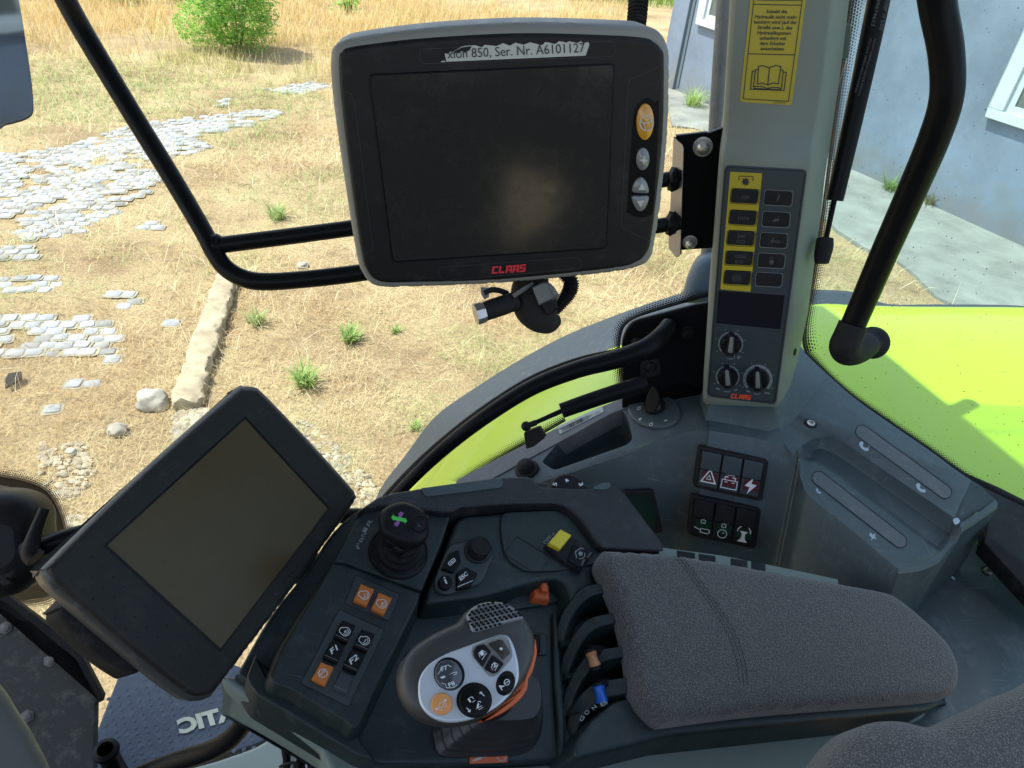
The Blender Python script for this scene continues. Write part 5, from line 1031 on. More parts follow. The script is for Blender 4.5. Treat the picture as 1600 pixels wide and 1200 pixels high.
mb = MB(); prism(mb, lp_, smooth([(-60, 855), (0, 850), (18, 860), (30, 890), (24, 908), (5, 918), (-60, 922)], 5), .032, .01, .008, seg=4); prism(mb, lp_, ell(9, 910, 9, 6, 0, 18), .035, .03, .002); mb.build('cover', M['black'], lh)
mb = MB(); tubepx(mb, [(70, 795, .88, 16), (54, 835, .87, 20), (48, 862, .87, 28), (56, 872, .87, 30)], n=5); mb.build('clamp', M['black'], lh)
mb = MB(); tubepx(mb, [(40, 860, .89, 30), (65, 854, .89, 30), (135, 832, .90, 28), (300, 795, .93, 24), (545, 806, 1.0, 24), (620, 800, 1.03, 22)], n=6, seg=20); mb.build('bar', M['tube'], lh)
# --- armrest console
ac = thing('armrest_console', 'dark teal armrest console with orange and black buttons and a padded black rim', 'console', A.p(700, 1000, -.05))
mb = MB(); basep = [(571, 790), (640, 770), (760, 752), (960, 765), (1035, 850), (1200, 905), (1400, 960), (1478, 1040), (1478, 1092), (1440, 1105), (1045, 1140), (930, 1170), (880, 1186), (600, 1194), (560, 1168), (385, 1064), (372, 1052), (380, 1035), (424, 960), (480, 890), (521, 830)]
prism(mb, A, smooth([(a, b) for a, b in basep], 3), -.034, -.056, .004, seg=4); cbody = mb.build('base', M['plast'], ac)
mb = MB(); AL = A.off(-.05); shell = [(350, 1066), (362, 1056), (385, 1066), (470, 1115), (560, 1172), (600, 1192), (700, 1200), (880, 1190), (940, 1172), (1045, 1146), (1440, 1108), (1455, 1110), (1430, 1128), (1360, 1140), (1330, 1158), (1250, 1260), (600, 1260), (500, 1172)]
prism(mb, AL, smooth(shell, 3), .0, -.09, .006, seg=4, taper=-.01); mb.build('lower_shell', M['shell'], ac)
# left panel blocks
def blk(name, poly, h1, h0, m_='plast', b=.003, sm=0, r=6, taper=0, seg=4):
    mb = MB(); prism(mb, A, smooth(poly, 4) if sm else rc(poly, r), h1, h0, b, seg=seg, taper=taper); return mb.build(name, M[m_], cbody)
blk('stick_plate', [(571.5, 790, 3), (640, 795, 3), (705, 802, 3), (690, 850, 3), (659, 923.5, 1), (540, 879.5, 1), (521, 877, 2), (548, 825, 6)], .003, -.05, taper=.004)
blk('keypad_housing', [(520, 879, 3), (540, 881.5, 3), (658, 925.5, 4), (652, 945, 4), (610, 1030, 10), (562, 1132, 12), (552, 1140, 6), (540, 1128, 6), (452, 1076, 10), (428, 1068, 10), (420, 1058, 10), (440, 1010, 10), (480, 945, 10)], .0, -.06, taper=.012)
blk('lower_ledge', [(422, 1063, 8), (455, 1080, 8), (540, 1134, 8), (558, 1150, 8), (590, 1190, 8), (560, 1182, 8), (400, 1085, 8), (384, 1060, 10), (400, 1020, 8)], -.022, -.08, taper=.004)
plat = [(664, 944, 8), (668, 925, 6), (700, 850, 6), (712, 815, 6), (724, 806, 6), (866, 794, 10), (892, 800, 10), (910, 818, 10), (938, 850, 6), (965, 890, 4), (972, 915, 6), (925, 920, 8), (905, 926, 8), (893, 938, 5), (884, 912, 9), (868, 904, 10), (825, 912, 12), (785, 924, 12), (750, 934, 12)]
blk('plateau', plat, -.002, -.05, b=.005, taper=.006, seg=5)
blk('inner_ledge', [(782, 806, 12), (792, 800, 8), (870, 797, 10), (905, 815, 10), (938, 858, 8), (948, 878, 6), (870, 892, 12), (820, 893, 12), (790, 872, 14), (783, 840, 14)], .0012, -.01, b=.0012)
# raised padded rim
rim_o = [(560, 798), (572, 788), (590, 776), (618, 768), (657, 762), (700, 756), (744, 750), (785, 744), (826, 743.5), (836, 750), (845, 760), (930, 763), (944, 757), (955, 754), (965, 758), (978, 771), (993, 791), (1015, 820), (1038, 850), (1038, 861), (1010, 860), (945, 857), (937, 850), (931, 843), (918, 826), (906, 810), (892, 796), (879, 789), (864, 786), (790, 787), (722, 792), (705, 800), (690, 800), (640, 793), (600, 789)]
blk2 = MB(); prism(blk2, A, rc(rim_o, 4, 3), .014, -.03, .0038, seg=5, taper=.002); rimo = blk2.build('padded_rim', M['leather'], ac)
mb = MB(); prism(mb, A, rc([(657, 762.5), (700, 756.5), (744, 750.5), (783, 746, 5), (787, 754, 5), (784, 761, 6), (738, 767), (664, 776, 6)], 3), .0152, .008, .001); mb.build('cover_plate', M['plast2'], rimo)
mb = MB(); prism(mb, A, rc([(928, 761), (942, 754), (953, 753), (956, 759), (950, 764), (930, 764)], 3), .0158, .008, .001); mb.build('clip', M['plast2'], rimo)
mb = MB(); stroke(mb, A, [(884, 772), (892, 771), (888, 765)], .7, .0144, 0, True); mb.build('mark', M['plast2'], rimo); mb = MB(); stroke(mb, A, [(717, 780), (724, 780), (727, 774)], .7, .0144); mb.build('mark', M['plast2'], rimo)
mb = MB(); dc = A.p(887, 768, .006); rr = 31*(dc-CAM).dot(VF)/FOC; dn = Vector((.1, -.35, .93)).normalized(); lathe(mb, dc-dn*.02, dn, [(rr*1.02, 0), (rr, .018), (rr*.86, .023), (rr*.8, .022)], 36)
DP = Pl(dc, dn)
for s, x, y, an in (('5', 870, 756, 80), ('4', 888, 751.5, 20), ('3', 905, 756.5, -70)):
    a = math.radians(-an if s != '4' else -60); e = Vector((math.cos(a), math.sin(a)))*2.6; text(mb, DP, s, (x-e.x, y-e.y+1), (x+e.x, y+e.y+1), 6, .0036, 1, bold=.02)
mb.build('number_dial', [M['blackm'], M['white']], ac, label='black rotary dial with the numbers 5 4 3')
# keypads
mb = MB(); prism(mb, A, rc([(556, 899), (624, 928), (607, 970), (539, 942)], 1.5), .0012, -.002, .0006); stroke(mb, A, rc([(556, 899), (624, 928), (607, 970), (539, 942)], 1.5), 1, .0006, 1, True); kp1 = mb.build('keypad', [M['panelg'], M['black']], ac)
mb = MB(); kq = [(530, 952), (600, 984), (545, 1104), (470, 1067)]; prism(mb, A, rc(kq, 1.5), .0012, -.002, .0006); stroke(mb, A, rc(kq, 1.5), 1.2, .0007, 1, True); kp2 = mb.build('keypad', [M['panelg'], M['black']], ac)
def key(q, m_, syms, lab, par, h=.0065):
    mb = MB(); prism(mb, A, rc(q, 1.6), h, .0, .0012, 0); q = [Vector(p) for p in q]
    # sloped front lip
    c = sum(q, Vector((0, 0)))/4; ex = (q[1]-q[0]).normalized(); ey = (q[3]-q[0]).normalized(); S = lambda pts, w=1: [c+ex*a+ey*b for a, b in pts]
    stroke(mb, A, [q[3].lerp(q[0], .13).lerp(c, .06), q[2].lerp(q[1], .13).lerp(c, .06)], .6, h+.0002, 2)
    for typ, pts, w in syms:
        if typ == 't': text(mb, A, pts[0], S([pts[1]])[0], S([pts[2]])[0], w, h+.0004, 1, shear=.2, bold=.02)
        elif typ == 'f': flat(mb, A, S(pts), h+.0004, 1)
        else: stroke(mb, A, S(pts), w, h+.0004, 1, typ == 'c')
    mb.build('push_button', [m_, M['white'], M['oranlt'] if m_ is M['orange'] else M['greyp']], par, label=lab)
eng = [('l', [(7*math.cos(a)+1.5, 7*math.sin(a)) for a in [math.radians(-140+k*28) for k in range(11)]], 1.1), ('l', [(-4, -4.5), (-7, -4), (-8.5, 0), (-7, 4), (-4, 4.8)], 1.1), ('l', [(4.4*math.cos(a)+1.5, 4.4*math.sin(a)) for a in [math.radians(-80+k*28) for k in range(8)]], .9)]
keys = [([(564, 912), (585, 920.5), (573, 947), (552, 938)], 'orange', eng+[('l', [(0, -2), (3, 2)], 1.1)], 'orange button with engine symbol one', kp1),
 ([(592, 925.5), (613, 934), (600, 961), (580, 951)], 'orange', eng+[('l', [(-1, -2), (3, -1), (0, 1), (4, 2)], 1)], 'orange button with engine symbol two', kp1),
 ([(535, 968.5), (556, 977), (542, 1005), (521, 995)], 'gloss', eng+[('l', [(-1, 0), (4, 0)], 1.2), ('l', [(1.5, -2.5), (1.5, 2.5)], 1.2)], 'black button with engine plus symbol', kp2),
 ([(565, 982.5), (586, 991), (573, 1019), (552, 1009.5)], 'gloss', eng+[('l', [(1.5, -2.5), (1.5, 2.5)], 1.3)], 'black button with engine minus symbol', kp2),
 ([(519, 999.5), (540, 1008), (527, 1037), (504, 1027)], 'gloss', [('t', ['F1', (-1.5, 6), (4.5, -7)], 8)], 'black button reading F1', kp2),
 ([(550, 1014), (571, 1023), (557, 1052), (535, 1042)], 'gloss', [('t', ['F2', (-1.5, 7.5), (5, -7.5)], 8)], 'black button reading F2', kp2),
 ([(501.5, 1034), (522, 1042.5), (508, 1071), (487, 1060)], 'orange', [('c', [((7.6 if k % 2 else 5.8)*math.cos(k*math.pi/12), (7.6 if k % 2 else 5.8)*math.sin(k*math.pi/12)) for k in range(24)], .9), ('t', ['AUTO', (-2, 6), (4, -6)], 4)], 'orange button with gear wheel symbol', kp2),
 ([(533, 1047), (554, 1056), (541, 1086), (519, 1075)], 'panelg', [], 'blank grey cover in the button field', kp2)]
for q, m_, s, lab, par in keys: key(q, M[m_], s, lab, par, .0065 if m_ != 'panelg' else .003)
# scale printed beside the small joystick
mb = MB()
for s, p0, p1, hh in (('R', (577, 823), (583, 813), 6), ('I', (571, 833), (575, 826), 6), ('N', (569, 840), (573, 833), 6), ('B', (565, 848), (569, 841), 5), ('F', (560, 856), (564, 850), 5)): text(mb, A, s, p0, p1, hh, .0036, 0, bold=.01)
flat(mb, A, [(557, 857), (562, 858), (559, 852)], .0036); text(mb, A, 'A', (664, 806), (669, 808), 4, .0036, 0)
mb.build('printed_scale', M['greyp'], cbody)
# ESC key cluster
mb = MB(); eo = rc([(706, 851, 6), (750, 840, 8), (765, 847, 8), (772, 864, 8), (758, 900, 5), (752, 911, 8), (696, 930, 8), (680, 920, 8), (679, 907, 6), (697, 862, 6)], 6); prism(mb, A, eo, .003, -.004, .001); stroke(mb, A, eo, 1.1, .0006, 1, True); ek = mb.build('keypad', [M['panelg'], M['black']], ac)
def ekey(q, syms, lab, r=2):
    mb = MB(); prism(mb, A, rc(q, r), .0075, .002, .0015, 0)
    for typ, pts, w in syms:
        if typ == 't': text(mb, A, pts[0], pts[1], pts[2], w, .0079, 1, shear=.1, bold=.025)
        else: stroke(mb, A, pts, w, .0079, 1, typ == 'c')
    mb.build('push_button', [M['gloss'], M['white']], ek, label=lab)
ekey([(702, 864), (717, 858), (721, 878), (709, 894), (690, 888)], [('c', rc([(700, 880), (709, 872), (712, 876), (703, 884)], 1.5), 1.1), ('l', [(703, 881), (711, 874)], .8), ('l', [(705, 877), (707, 880)], .8)], 'angular black button with menu symbol')
ekey([(714, 893.5), (728, 885), (747.5, 896), (736, 916), (714, 921)], [('t', ['ESC', (720, 907.5), (732, 897.5)], 6), ('l', [(715, 917), (739, 907)], .9)], 'angular black button reading ESC')
ekey(ell(696.4, 909, 11, 11.5), [('l', [(695, 905), (698, 912)], 2.4), ('f2', [(694, 902), (695, 903.2)], 2.4)], 'round black button with information sign', 0)
mb = MB(); stroke(mb, A, ell(747, 860, 21, 20), 2, .0034, 0, True); mb.build('recess_ring', M['black'], ek)
mb = MB(); c = A.p(746, 861, .002); rr = 17.5*(c-CAM).dot(VF)/FOC; lathe(mb, c, A.n, [(rr*1.02, 0), (rr, .010), (rr*.9, .0135), (rr*.8, .0128)], 30); mb.build('rotary_encoder', M['blackm'], ek)
mb = MB(); stroke(mb, A, [(808, 838), (860, 870), (842, 899), (788, 865)], .9, .0018, 0, True); mb.build('cover_outline', M['black'], cbody)
# yellow rocker
mb = MB(); prism(mb, A, rc([(851, 852), (878, 838), (901, 842), (930, 862), (909, 892), (884, 880)], 1.5), .008, -.001, .001); ys = mb.build('rocker_switch', M['blackm'], ac, label='black rocker switch with yellow cover and power take-off symbol')
mb = MB(); prism(mb, A, rc([(876, 826), (894, 835.5), (876, 858), (857, 848)], 2), .0145, .008, .0022); mb.build('switch_cover', M['yelsw'], ys)
mb = MB(); prism(mb, A, rc([(897, 850), (927, 864), (908, 888), (887, 876)], 1.5), .0105, .006, .001)
mb.m = [0]*len(mb.f); c = (907, 864); stroke(mb, A, [(901, 872), (899, 862), (908, 856), (912, 858)], 1.4, .011, 1); stroke(mb, A, ell(c[0], c[1]+2, 7, 7, 0, 8, -20, 110), 1, .011, 1); flat(mb, A, [(c[0]+(4.4 if k % 2 else 2.8)*math.cos(k*.63), c[1]+1+(4.4 if k % 2 else 2.8)*math.sin(k*.63)) for k in range(10)], .011, 1)
text(mb, A, 'ON', (920, 872), (924, 864), 3, .011, 1); text(mb, A, 'OFF', (910, 884), (915, 875), 3, .011, 1); text(mb, A, 'OFF', (852, 851), (863, 840), 5.5, .0016, 1, bold=.02); stroke(mb, A, [(862, 838), (866, 833), (863, 833)], 1, .0016, 1)
mb.build('switch_face', [M['gloss'], M['greyp']], ys)
# orange slider and its arc
mb = MB(); arc = smooth([(786, 946), (795, 938), (812, 932), (834, 929), (850, 930)], 5, False); stroke(mb, A, arc, 3.4, -.030, 0); stroke(mb, A, [(803, 939), (815, 935), (832, 934)], 2.2, -.0295, 1); stroke(mb, A, [(790, 944), (793, 940), (790, 938)], 1.6, -.0295, 1); mb.build('slider_groove', [M['black'], M['greyp']], cbody)
blk('slider_ramp', [(782, 962, 6), (786, 945, 8), (800, 932, 8), (835, 922, 8), (868, 915, 8), (880, 925, 8), (878, 938, 8), (850, 945, 6), (815, 950, 6)], -.028, -.05, b=.002)
mb = MB(); AS = A.off(-.028); prism(mb, AS, rc([(834, 921), (848, 912), (858, 911), (860, 938), (834, 934)], 2), .012, 0, .003, taper=.001); prism(mb, AS, rc([(846, 909), (856, 909), (858, 925), (846, 922)], 2), .020, .010, .003); mb.build('slider', M['orred'], ac, label='red orange slider knob in a curved groove')
mb = MB(); prism(mb, A, rc([(834, 990), (854, 989), (855, 1023), (836, 1023)], 1.5), -.031, -.04, .001); bs_ = mb.build('small_switch', M['plast'], ac); mb = MB(); prism(mb, A, rc([(834, 991), (845, 991), (845, 1018), (836, 1018)], 1.5), -.022, -.034, .002); mb.build('switch_cover', M['gloss'], bs_)
# valve lever bays
def fin(pts, hs, th=.012):
    mb = MB(); q = smooth([(a, b, h) for (a, b), h in zip(pts, hs)], 5, False); P = [A.p(*c) for c in q]; n = len(P); d = (P[-1]-P[0]); d = (d-A.n*d.dot(A.n)).normalized(); s = A.n.cross(d)*th; dn = A.n
    Q = [p-dn*max(.002, c[2]+.036) for p, c in zip(P, q)]
    w = s.normalized(); down = proj(P[n//2]+w*.01)[1] > proj(P[n//2])[1]; w = w if down else -w
    fl = [w*.017*(1-.75*(i/(n-1))**2) for i in range(n)]
    Qa = [p+(f_ if not down else Vector()) for p, f_ in zip(Q, fl)]; Qb = [p+s+(f_ if down else Vector()) for p, f_ in zip(Q, fl)]
    loft(mb, [Qa, P, [p+s for p in P], Qb], closed=False); loft(mb, [[Q[-1], P[-1]], [Q[-1]+s, P[-1]+s]])
    return mb.build('lever_guide', M['plast'], cbody, fix=True, bevel=.0016, seg=3)
hp_ = [-.034, -.022, -.011, -.001, .008, .016, .018]
fin([(874, 1014), (884, 982), (896, 959), (908, 943), (927, 930), (964, 923), (1010, 922)], hp_); fin([(882, 1063), (893, 1033), (908, 1006), (922, 988), (940, 978), (979, 971), (1020, 971)], hp_)
fin([(886, 1116), (899, 1082), (915, 1054), (934, 1037), (958, 1029), (992, 1025), (1030, 1026)], hp_); fin([(894, 1160), (906, 1127), (919, 1109), (938, 1093), (966, 1085), (1003, 1081), (1040, 1085)], hp_, .016)
mb = MB()
for q in ([(876, 1010), (902, 1008)], [(884, 1060), (912, 1056)], [(890, 1115), (918, 1113)]):
    a, b = q; P = [A.p(*a, -.02), A.p(*b, -.016), A.p(b[0]-2, b[1]-14, -.035), A.p(a[0]-1, a[1]-14, -.036)]; mb.add(P+[p-A.n*.02 for p in P], [[0, 1, 2, 3], [0, 1, 5, 4], [4, 5, 6, 7], [1, 2, 6, 5], [0, 3, 7, 4]])
mb.build('lever_guide', M['plast'], cbody, fix=True)
blk('guide_rail', [(864, 958, 3), (870, 956, 3), (884, 1130, 3), (884, 1180, 3), (874, 1182, 3), (866, 1060, 3)], -.026, -.05, b=.003)
blk('side_ledge', [(925, 1126, 12), (960, 1095, 10), (1003, 1086, 6), (1010, 1112, 10), (1045, 1127, 10), (1470, 1088, 6), (1476, 1098, 6), (1450, 1110), (1050, 1150, 6), (960, 1172, 8), (900, 1186, 10), (896, 1165, 10)], .010, -.06, b=.005, taper=.004)
mb = MB(); 
for s, a, b in (('G', (910, 1128), (914, 1120)), ('O', (917, 1118), (922, 1112)), ('N', (928, 1110), (933, 1105)), ('B', (940, 1104), (950, 1099))): text(mb, A, s, a, b, 6, .0106, 0, bold=.01)
mb.build('printed_scale', M['greyp'], cbody)
def lever(x, y, x2, y2, col, lab, r_=.0064):
    t = thing('valve_lever', lab, 'lever', A.p(x+30, y+10, -.03), 'short hydraulic levers between the guides')
    a = A.p(x, y, .004); b = A.p(x2, y2, .000); ax = (b-a).normalized(); L_ = (b-a).length
    mb = MB(); lathe(mb, a, ax, [(r_*.8, -.001), (r_*1.0, .001), (r_*.82, L_*.35), (r_*.85, L_*.65), (r_*1.05, L_*.97), (r_*.8, L_)], 20); mb.build('roller', M[col], t)
    mb = MB(); lathe(mb, a-ax*.004, ax, [(r_*.6, 0), (r_, .001), (r_, .0032)], 16); lathe(mb, b, ax, [(r_, 0), (r_, .0035), (r_*.5, .005)], 16); sweep(mb, [a-ax*.002, A.p(x+14, y-3, .0), A.p(x+32, y+6, -.012), A.p(x+34, y+10, -.034)], [.005, .006, .007, .007], 12); mb.build('stem', M['black'], t)
lever(923, 1019, 930, 1041, 'tan', 'short lever with tan roller between the upper guides'); lever(935, 1072, 941, 1098, 'bluesw', 'short lever with bright blue roller in the lower bay')
mb = MB(); AO = A.off(-.033); prism(mb, AO, rc([(735, 1174), (794, 1172), (793, 1191), (734, 1193)], 2), .001, 0, 0, 0); cg = (783.5, 1182)
stroke(mb, AO, [(cg[0]+(7.6 if k % 2 else 6)*math.cos(k*math.pi/10), cg[1]+(7.6 if k % 2 else 6)*math.sin(k*math.pi/10)) for k in range(20)], 1, .0016, 1, True); flat(mb, AO, [(738, 1188), (752, 1181), (753, 1186), (739, 1190)], .0016, 1); flat(mb, AO, [(753, 1180), (772, 1174), (773, 1180), (754, 1184)], .0016, 1)
mb.build('orange_sticker', [M['orbar'], M['paper']], cbody, label='orange sticker with wedge and gear symbols')
# ventilation strip beside the cushion
mb = MB(); AV = A.off(.012); prism(mb, AV, rc([(1030, 855), (1040, 856), (1130, 868), (1215, 885), (1310, 905), (1310, 925), (1030, 890)], 3), 0, -.03, .001); vs_ = mb.build('switch_strip', M['shell'], ac)
for x0, x1 in ((1058, 1086), (1092, 1118), (1142, 1168), (1174, 1196)):
    mb = MB(); yy = lambda x: 857.5+(x-1040)*.145; prism(mb, AV, [(x0, yy(x0)), (x1, yy(x1)), (x1, yy(x1)+16), (x0, yy(x0)+16)], .0006, 0, 0); mb.build('opening', M['black'], vs_)
# armrest cushion
ar = thing('armrest_cushion', 'long grey woven fabric armrest cushion with a stitched seam', 'armrest', A.p(1200, 1000, .01))
mb = MB(); AC = A.off(.018); pad = smooth([(946, 858), (956, 855), (1050, 861), (1150, 877), (1260, 897), (1370, 917), (1400, 926), (1430, 948), (1470, 984), (1494, 1014), (1505, 1046), (1502, 1072), (1485, 1084), (1400, 1092), (1200, 1107), (1060, 1124), (1040, 1124), (1017, 1104), (1003, 1082), (998, 1060), (990, 1005), (974, 945), (955, 900), (943, 874)], 5)
prism(mb, AC, pad, .022, -.012, .014, seg=9)
cu = mb.build('cushion', M['fabric'], ar, ang=89)
mb = MB(); AT = AC
def seam(off): return smooth([(1058+off, 868), (1085+off, 902), (1115+off, 945), (1143+off*1.1, 990), (1158+off*1.1, 1035), (1162+off*1.1, 1070)], 8, False)
stroke(mb, AT, seam(0), 1.0, .0222, 0)
for off in (-5.5, 5.5):
    q = seam(off)
    for i in range(0, len(q)-1):
        stroke(mb, AT, [q[i], Vector(q[i]).lerp(Vector(q[i+1]), .72)], 1.3, .0224, 0)
mb.build('stitching', mat('black_thread', (.02, .02, .022), .8), cu)
# seat corner
st = thing('driver_seat', 'corner of the dark grey fabric driver seat at the bottom right', 'seat', (.4, .1, 2.3))
SP = Pl(D(1480, 1160, .56), (.05, -.3, .93)); mb = MB(); prism(mb, SP, smooth([(1285, 1230), (1308, 1190), (1336, 1152), (1362, 1130), (1394, 1118), (1430, 1117), (1470, 1126), (1500, 1122), (1560, 1096), (1640, 1060), (1760, 1040), (1760, 1400), (1300, 1400)], 5), .0, -.06, .03, seg=8); mb.build('cushion', M['fabric'], st, ang=89)
mb = MB(); sp0 = SP.p(1540, 1330, -.1); box(mb, (sp0.x-.10, sp0.y-.42, 1.44), (sp0.x+.22, sp0.y+.05, sp0.z)); mb.build('seat_base', M['blackm'], st, bevel=.02)
# --- large drive joystick
jl = thing('drive_lever', 'large grey and silver drive lever with orange edge standing in a black rubber boot', 'joystick', A.p(770, 1110, -.035))
J = Pl(D(735, 1050, .575), (.06, -.44, .9))
ho = smooth([(619, 1066), (622, 1044), (636, 1020), (662, 1000), (690, 985), (712, 975), (724, 960), (746, 946), (772, 942), (796, 948), (816, 963), (830, 985), (837, 1010), (834, 1034), (822, 1062), (800, 1092), (770, 1117), (738, 1131), (700, 1137), (666, 1132), (640, 1116), (624, 1092)], 4)
def rings(mb, pl, out, prof, m=0, c=None, cap=True):
    P = [pl.p(x, y, 0) for x, y in out]; q, arr = _flat(pl, P)
    if arr < 0: P.reverse()
    cc = sum(P, Vector())/len(P) if c is None else pl.p(*c, 0); R_ = [[cc+(p-cc)*s+pl.n*h+pl.u*ox+pl.v*oy for p in P] for s, h, ox, oy in prof]; loft(mb, R_, m, closed=True)
    if cap: mb.add(R_[-1], [list(range(len(P)))], m); mb.add(R_[0], [list(range(len(P)))[::-1]], m)
mb = MB(); rings(mb, J, ho, [(.42, -.075, 0, 0), (.55, -.060, 0, 0), (.78, -.040, 0, 0), (.93, -.022, 0, 0), (.99, -.008, 0, 0), (1, 0, 0, 0), (.985, .007, 0, 0), (.94, .013, 0, 0), (.86, .0165, 0, 0), (.7, .0185, 0, 0), (.4, .019, 0, 0)]); hd = mb.build('grip', mat('grip_grey', (.034, .036, .036), .42, bump=.15, bscale=1500), jl, ang=70)
JF = J.off(.0195); mb = MB(); fo = smooth([(653, 1080), (656, 1058), (670, 1038), (696, 1022), (730, 1009), (768, 995), (785, 991), (797, 997), (806, 1018), (811, 1044), (809, 1066), (792, 1091), (770, 1109), (740, 1123), (704, 1129), (676, 1122), (658, 1104)], 5)
prism(mb, JF, fo, .0015, -.012, .002, seg=3); fp = mb.build('face_plate', M['silver'], jl); JT = JF.off(.0015)
def jbtn(out, h, m_, syms, lab, dome=.0015, ring=None):
    mb = MB()
    if ring: prism(mb, JT, ring, .0006, -.001, .0004, 2)
    prism(mb, JT, out, h, -.002, .0012, 0, dome=dome)
    for typ, pts, w in syms:
        if typ == 't': text(mb, JT, pts[0], pts[1], pts[2], w, h+dome+.0003, 1, bold=.02)
        elif typ == 'f': flat(mb, JT, pts, h+dome+.0003, 1)
        else: stroke(mb, JT, pts, w, h+dome+.0003, 1, typ == 'c')
    mb.build('push_button', [m_, M['white'], M['black']], fp, label=lab)
X4 = lambda pts: [(600+a/5, 920+b/5) for a, b in pts]
jbtn(ell(701, 1054, 21, 24, -20), .003, mat('dark_lens', (.05, .055, .07), .15, coat=.5), [('t', ['F7', (690.5, 1049), (700, 1045)], 6.2), ('t', ['F8', (702, 1073.5), (711.5, 1069.5)], 6.2), ('l', X4([(420, 670), (440, 640), (450, 610), (500, 595), (525, 610)]), .8), ('l', X4([(445, 735), (480, 745), (490, 775), (545, 770), (570, 750)]), .8), ('f', X4([(440, 690), (470, 678), (482, 688), (465, 700), (445, 700)]), 1), ('l', X4([(515, 668), (540, 655), (568, 650), (565, 665), (545, 672)]), .8)], 'round black button reading F7 and F8', .001, ell(702, 1053, 24, 26.5, -20))
jbtn(ell(690.5, 1100, 17, 17.5), .003, M['oranlt'], [('c', ell(688, 1107.5, 2.4, 2.4, 0, 10), .8), ('c', ell(695, 1101.5, 2.4, 2.4, 0, 10), .8), ('l', X4([(400, 935), (425, 925), (432, 895), (470, 880), (490, 865)]), .8), ('f', X4([(400, 940), (415, 925), (425, 940), (410, 950)]), 1), ('f', X4([(465, 868), (487, 858), (490, 875), (473, 885)]), 1), ('l', [(690, 1105), (692, 1104)], .8)], 'round light orange button with vehicle symbol', .0008)
jbtn(ell(742, 1095, 25, 25, -30), .005, M['gloss'], [('l', X4([(785, 838), (752, 808)]), 1.3), ('l', X4([(750, 822), (752, 808), (768, 808)]), 1.3), ('l', X4([(645, 928), (672, 958)]), 1.3), ('l', X4([(674, 942), (672, 960), (656, 958)]), 1.3), ('f', X4([(652, 862), (664, 852), (682, 882), (672, 890)]), 1), ('l', X4([(668, 850), (690, 845), (700, 860)]), 1), ('l', X4([(690, 888), (712, 870)]), .8), ('f', X4([(722, 928), (734, 890), (744, 900), (736, 930)]), 1), ('l', X4([(730, 885), (750, 878), (755, 890)]), .9), ('l', X4([(720, 940), (765, 912)]), .9), ('l', X4([(740, 945), (775, 925)]), .9)], 'large round black button with arrows', .0015, ell(741, 1094, 28, 28, -30))
mb = MB(); ro = rc(X4([(690, 450), (850, 380), (925, 360), (975, 385), (1005, 500), (1000, 545), (890, 670), (850, 690), (815, 680), (690, 530), (682, 480)]), 6); prism(mb, JT, ro, .0005, -.001, .0004); mb.build('key_surround', mat('surround_grey', (.24, .24, .23), .4), fp)
jbtn(rc(X4([(700, 480), (725, 445), (785, 430), (840, 490), (775, 605), (765, 605), (705, 530)]), 2), .0035, M['black'], [('t', ['1', (752, 1025), (757, 1022)], 6.4), ('l', X4([(750, 535), (740, 505), (765, 480), (795, 495)]), .9), ('l', X4([(765, 553), (803, 500)]), .9)], 'black key with number 1', .0005)
jbtn(rc(X4([(815, 425), (905, 395), (930, 400), (985, 490), (985, 505), (935, 550)]), 2), .0035, mat('brown_black', (.03, .027, .024), .3), [('f', X4([(900, 468), (915, 455), (930, 468), (915, 483)]), 1)], 'black key with white square', .0005)
jbtn(rc(X4([(848, 512), (935, 578), (935, 590), (890, 650), (855, 662), (790, 630), (785, 618)]), 2), .0035, M['black'], [('t', ['2', (771, 1044), (777, 1040)], 6.4), ('l', X4([(850, 635), (838, 610), (860, 575), (890, 590)]), .9), ('l', X4([(865, 640), (893, 592)]), .9)], 'black key with number 2', .0005)
jbtn(ell(789, 1069, 11.5, 14.5, 15), .003, M['gloss'], [('t', ['A', (784, 1079), (788.5, 1071.5)], 7.5), ('c', ell(792, 1066, 4.2, 4.6, 20, 14), 1.1), ('l', [(789, 1068), (795, 1064)], 1.1)], 'small oval black button with letter A', .0008, ell(790, 1067.5, 14.5, 20, 18))
# grille with its holes
mb = MB(); JG = J.off(.0195); go = smooth(X4([(690, 340), (664, 270), (640, 212), (680, 155), (755, 112), (850, 97), (945, 108), (1032, 155), (1092, 226), (1045, 247), (950, 272), (860, 302), (780, 325)]), 3)
prism(mb, J, go, .0205, .004, .003, seg=4, dome=.0022); grl = mb.build('grille', mat('grille_grey', (.20, .215, .22), .35, metal=.3), hd, ang=60)
mb = MB()
for j in range(-7, 9):
    for i in range(-12, 16):
        px = 850+i*36+(j % 2)*18; py = 210+j*25-i*9
        x_, y_ = 600+px/5, 920+py/5
        if all(inpoly(np.array([x_+a]), np.array([y_+b]), go)[0] for a, b in ((2.2, 0), (-2.2, 0), (0, 2), (0, -2))):
            cen = sum((Vector(g_) for g_ in go), Vector((0, 0)))/len(go); dd = (Vector((x_, y_))-cen).length/48
            flat(mb, J, [(x_+3.0*math.cos(a)*(1), y_+2.3*math.sin(a)) for a in [k*math.pi/3 for k in range(6)]], .0212+.0022*max(0, math.cos(min(1, dd)*1.4)))
mb.build('hole', M['gloss'], grl); bpy.data.objects['hole']['kind'] = 'stuff'
mb = MB(); oo = smooth(X4([(1180, 385), (1196, 470), (1192, 530), (1160, 650), (1128, 710), (1120, 780), (1066, 862), (964, 948), (852, 1008), (740, 1044), (790, 1000), (895, 935), (1000, 845), (1070, 755), (1085, 690), (1095, 600), (1115, 520), (1150, 450)]), 3); prism(mb, J.off(-.001), oo, .0125, -.012, .002, seg=3); mb.build('orange_edge', M['orbar'], hd)
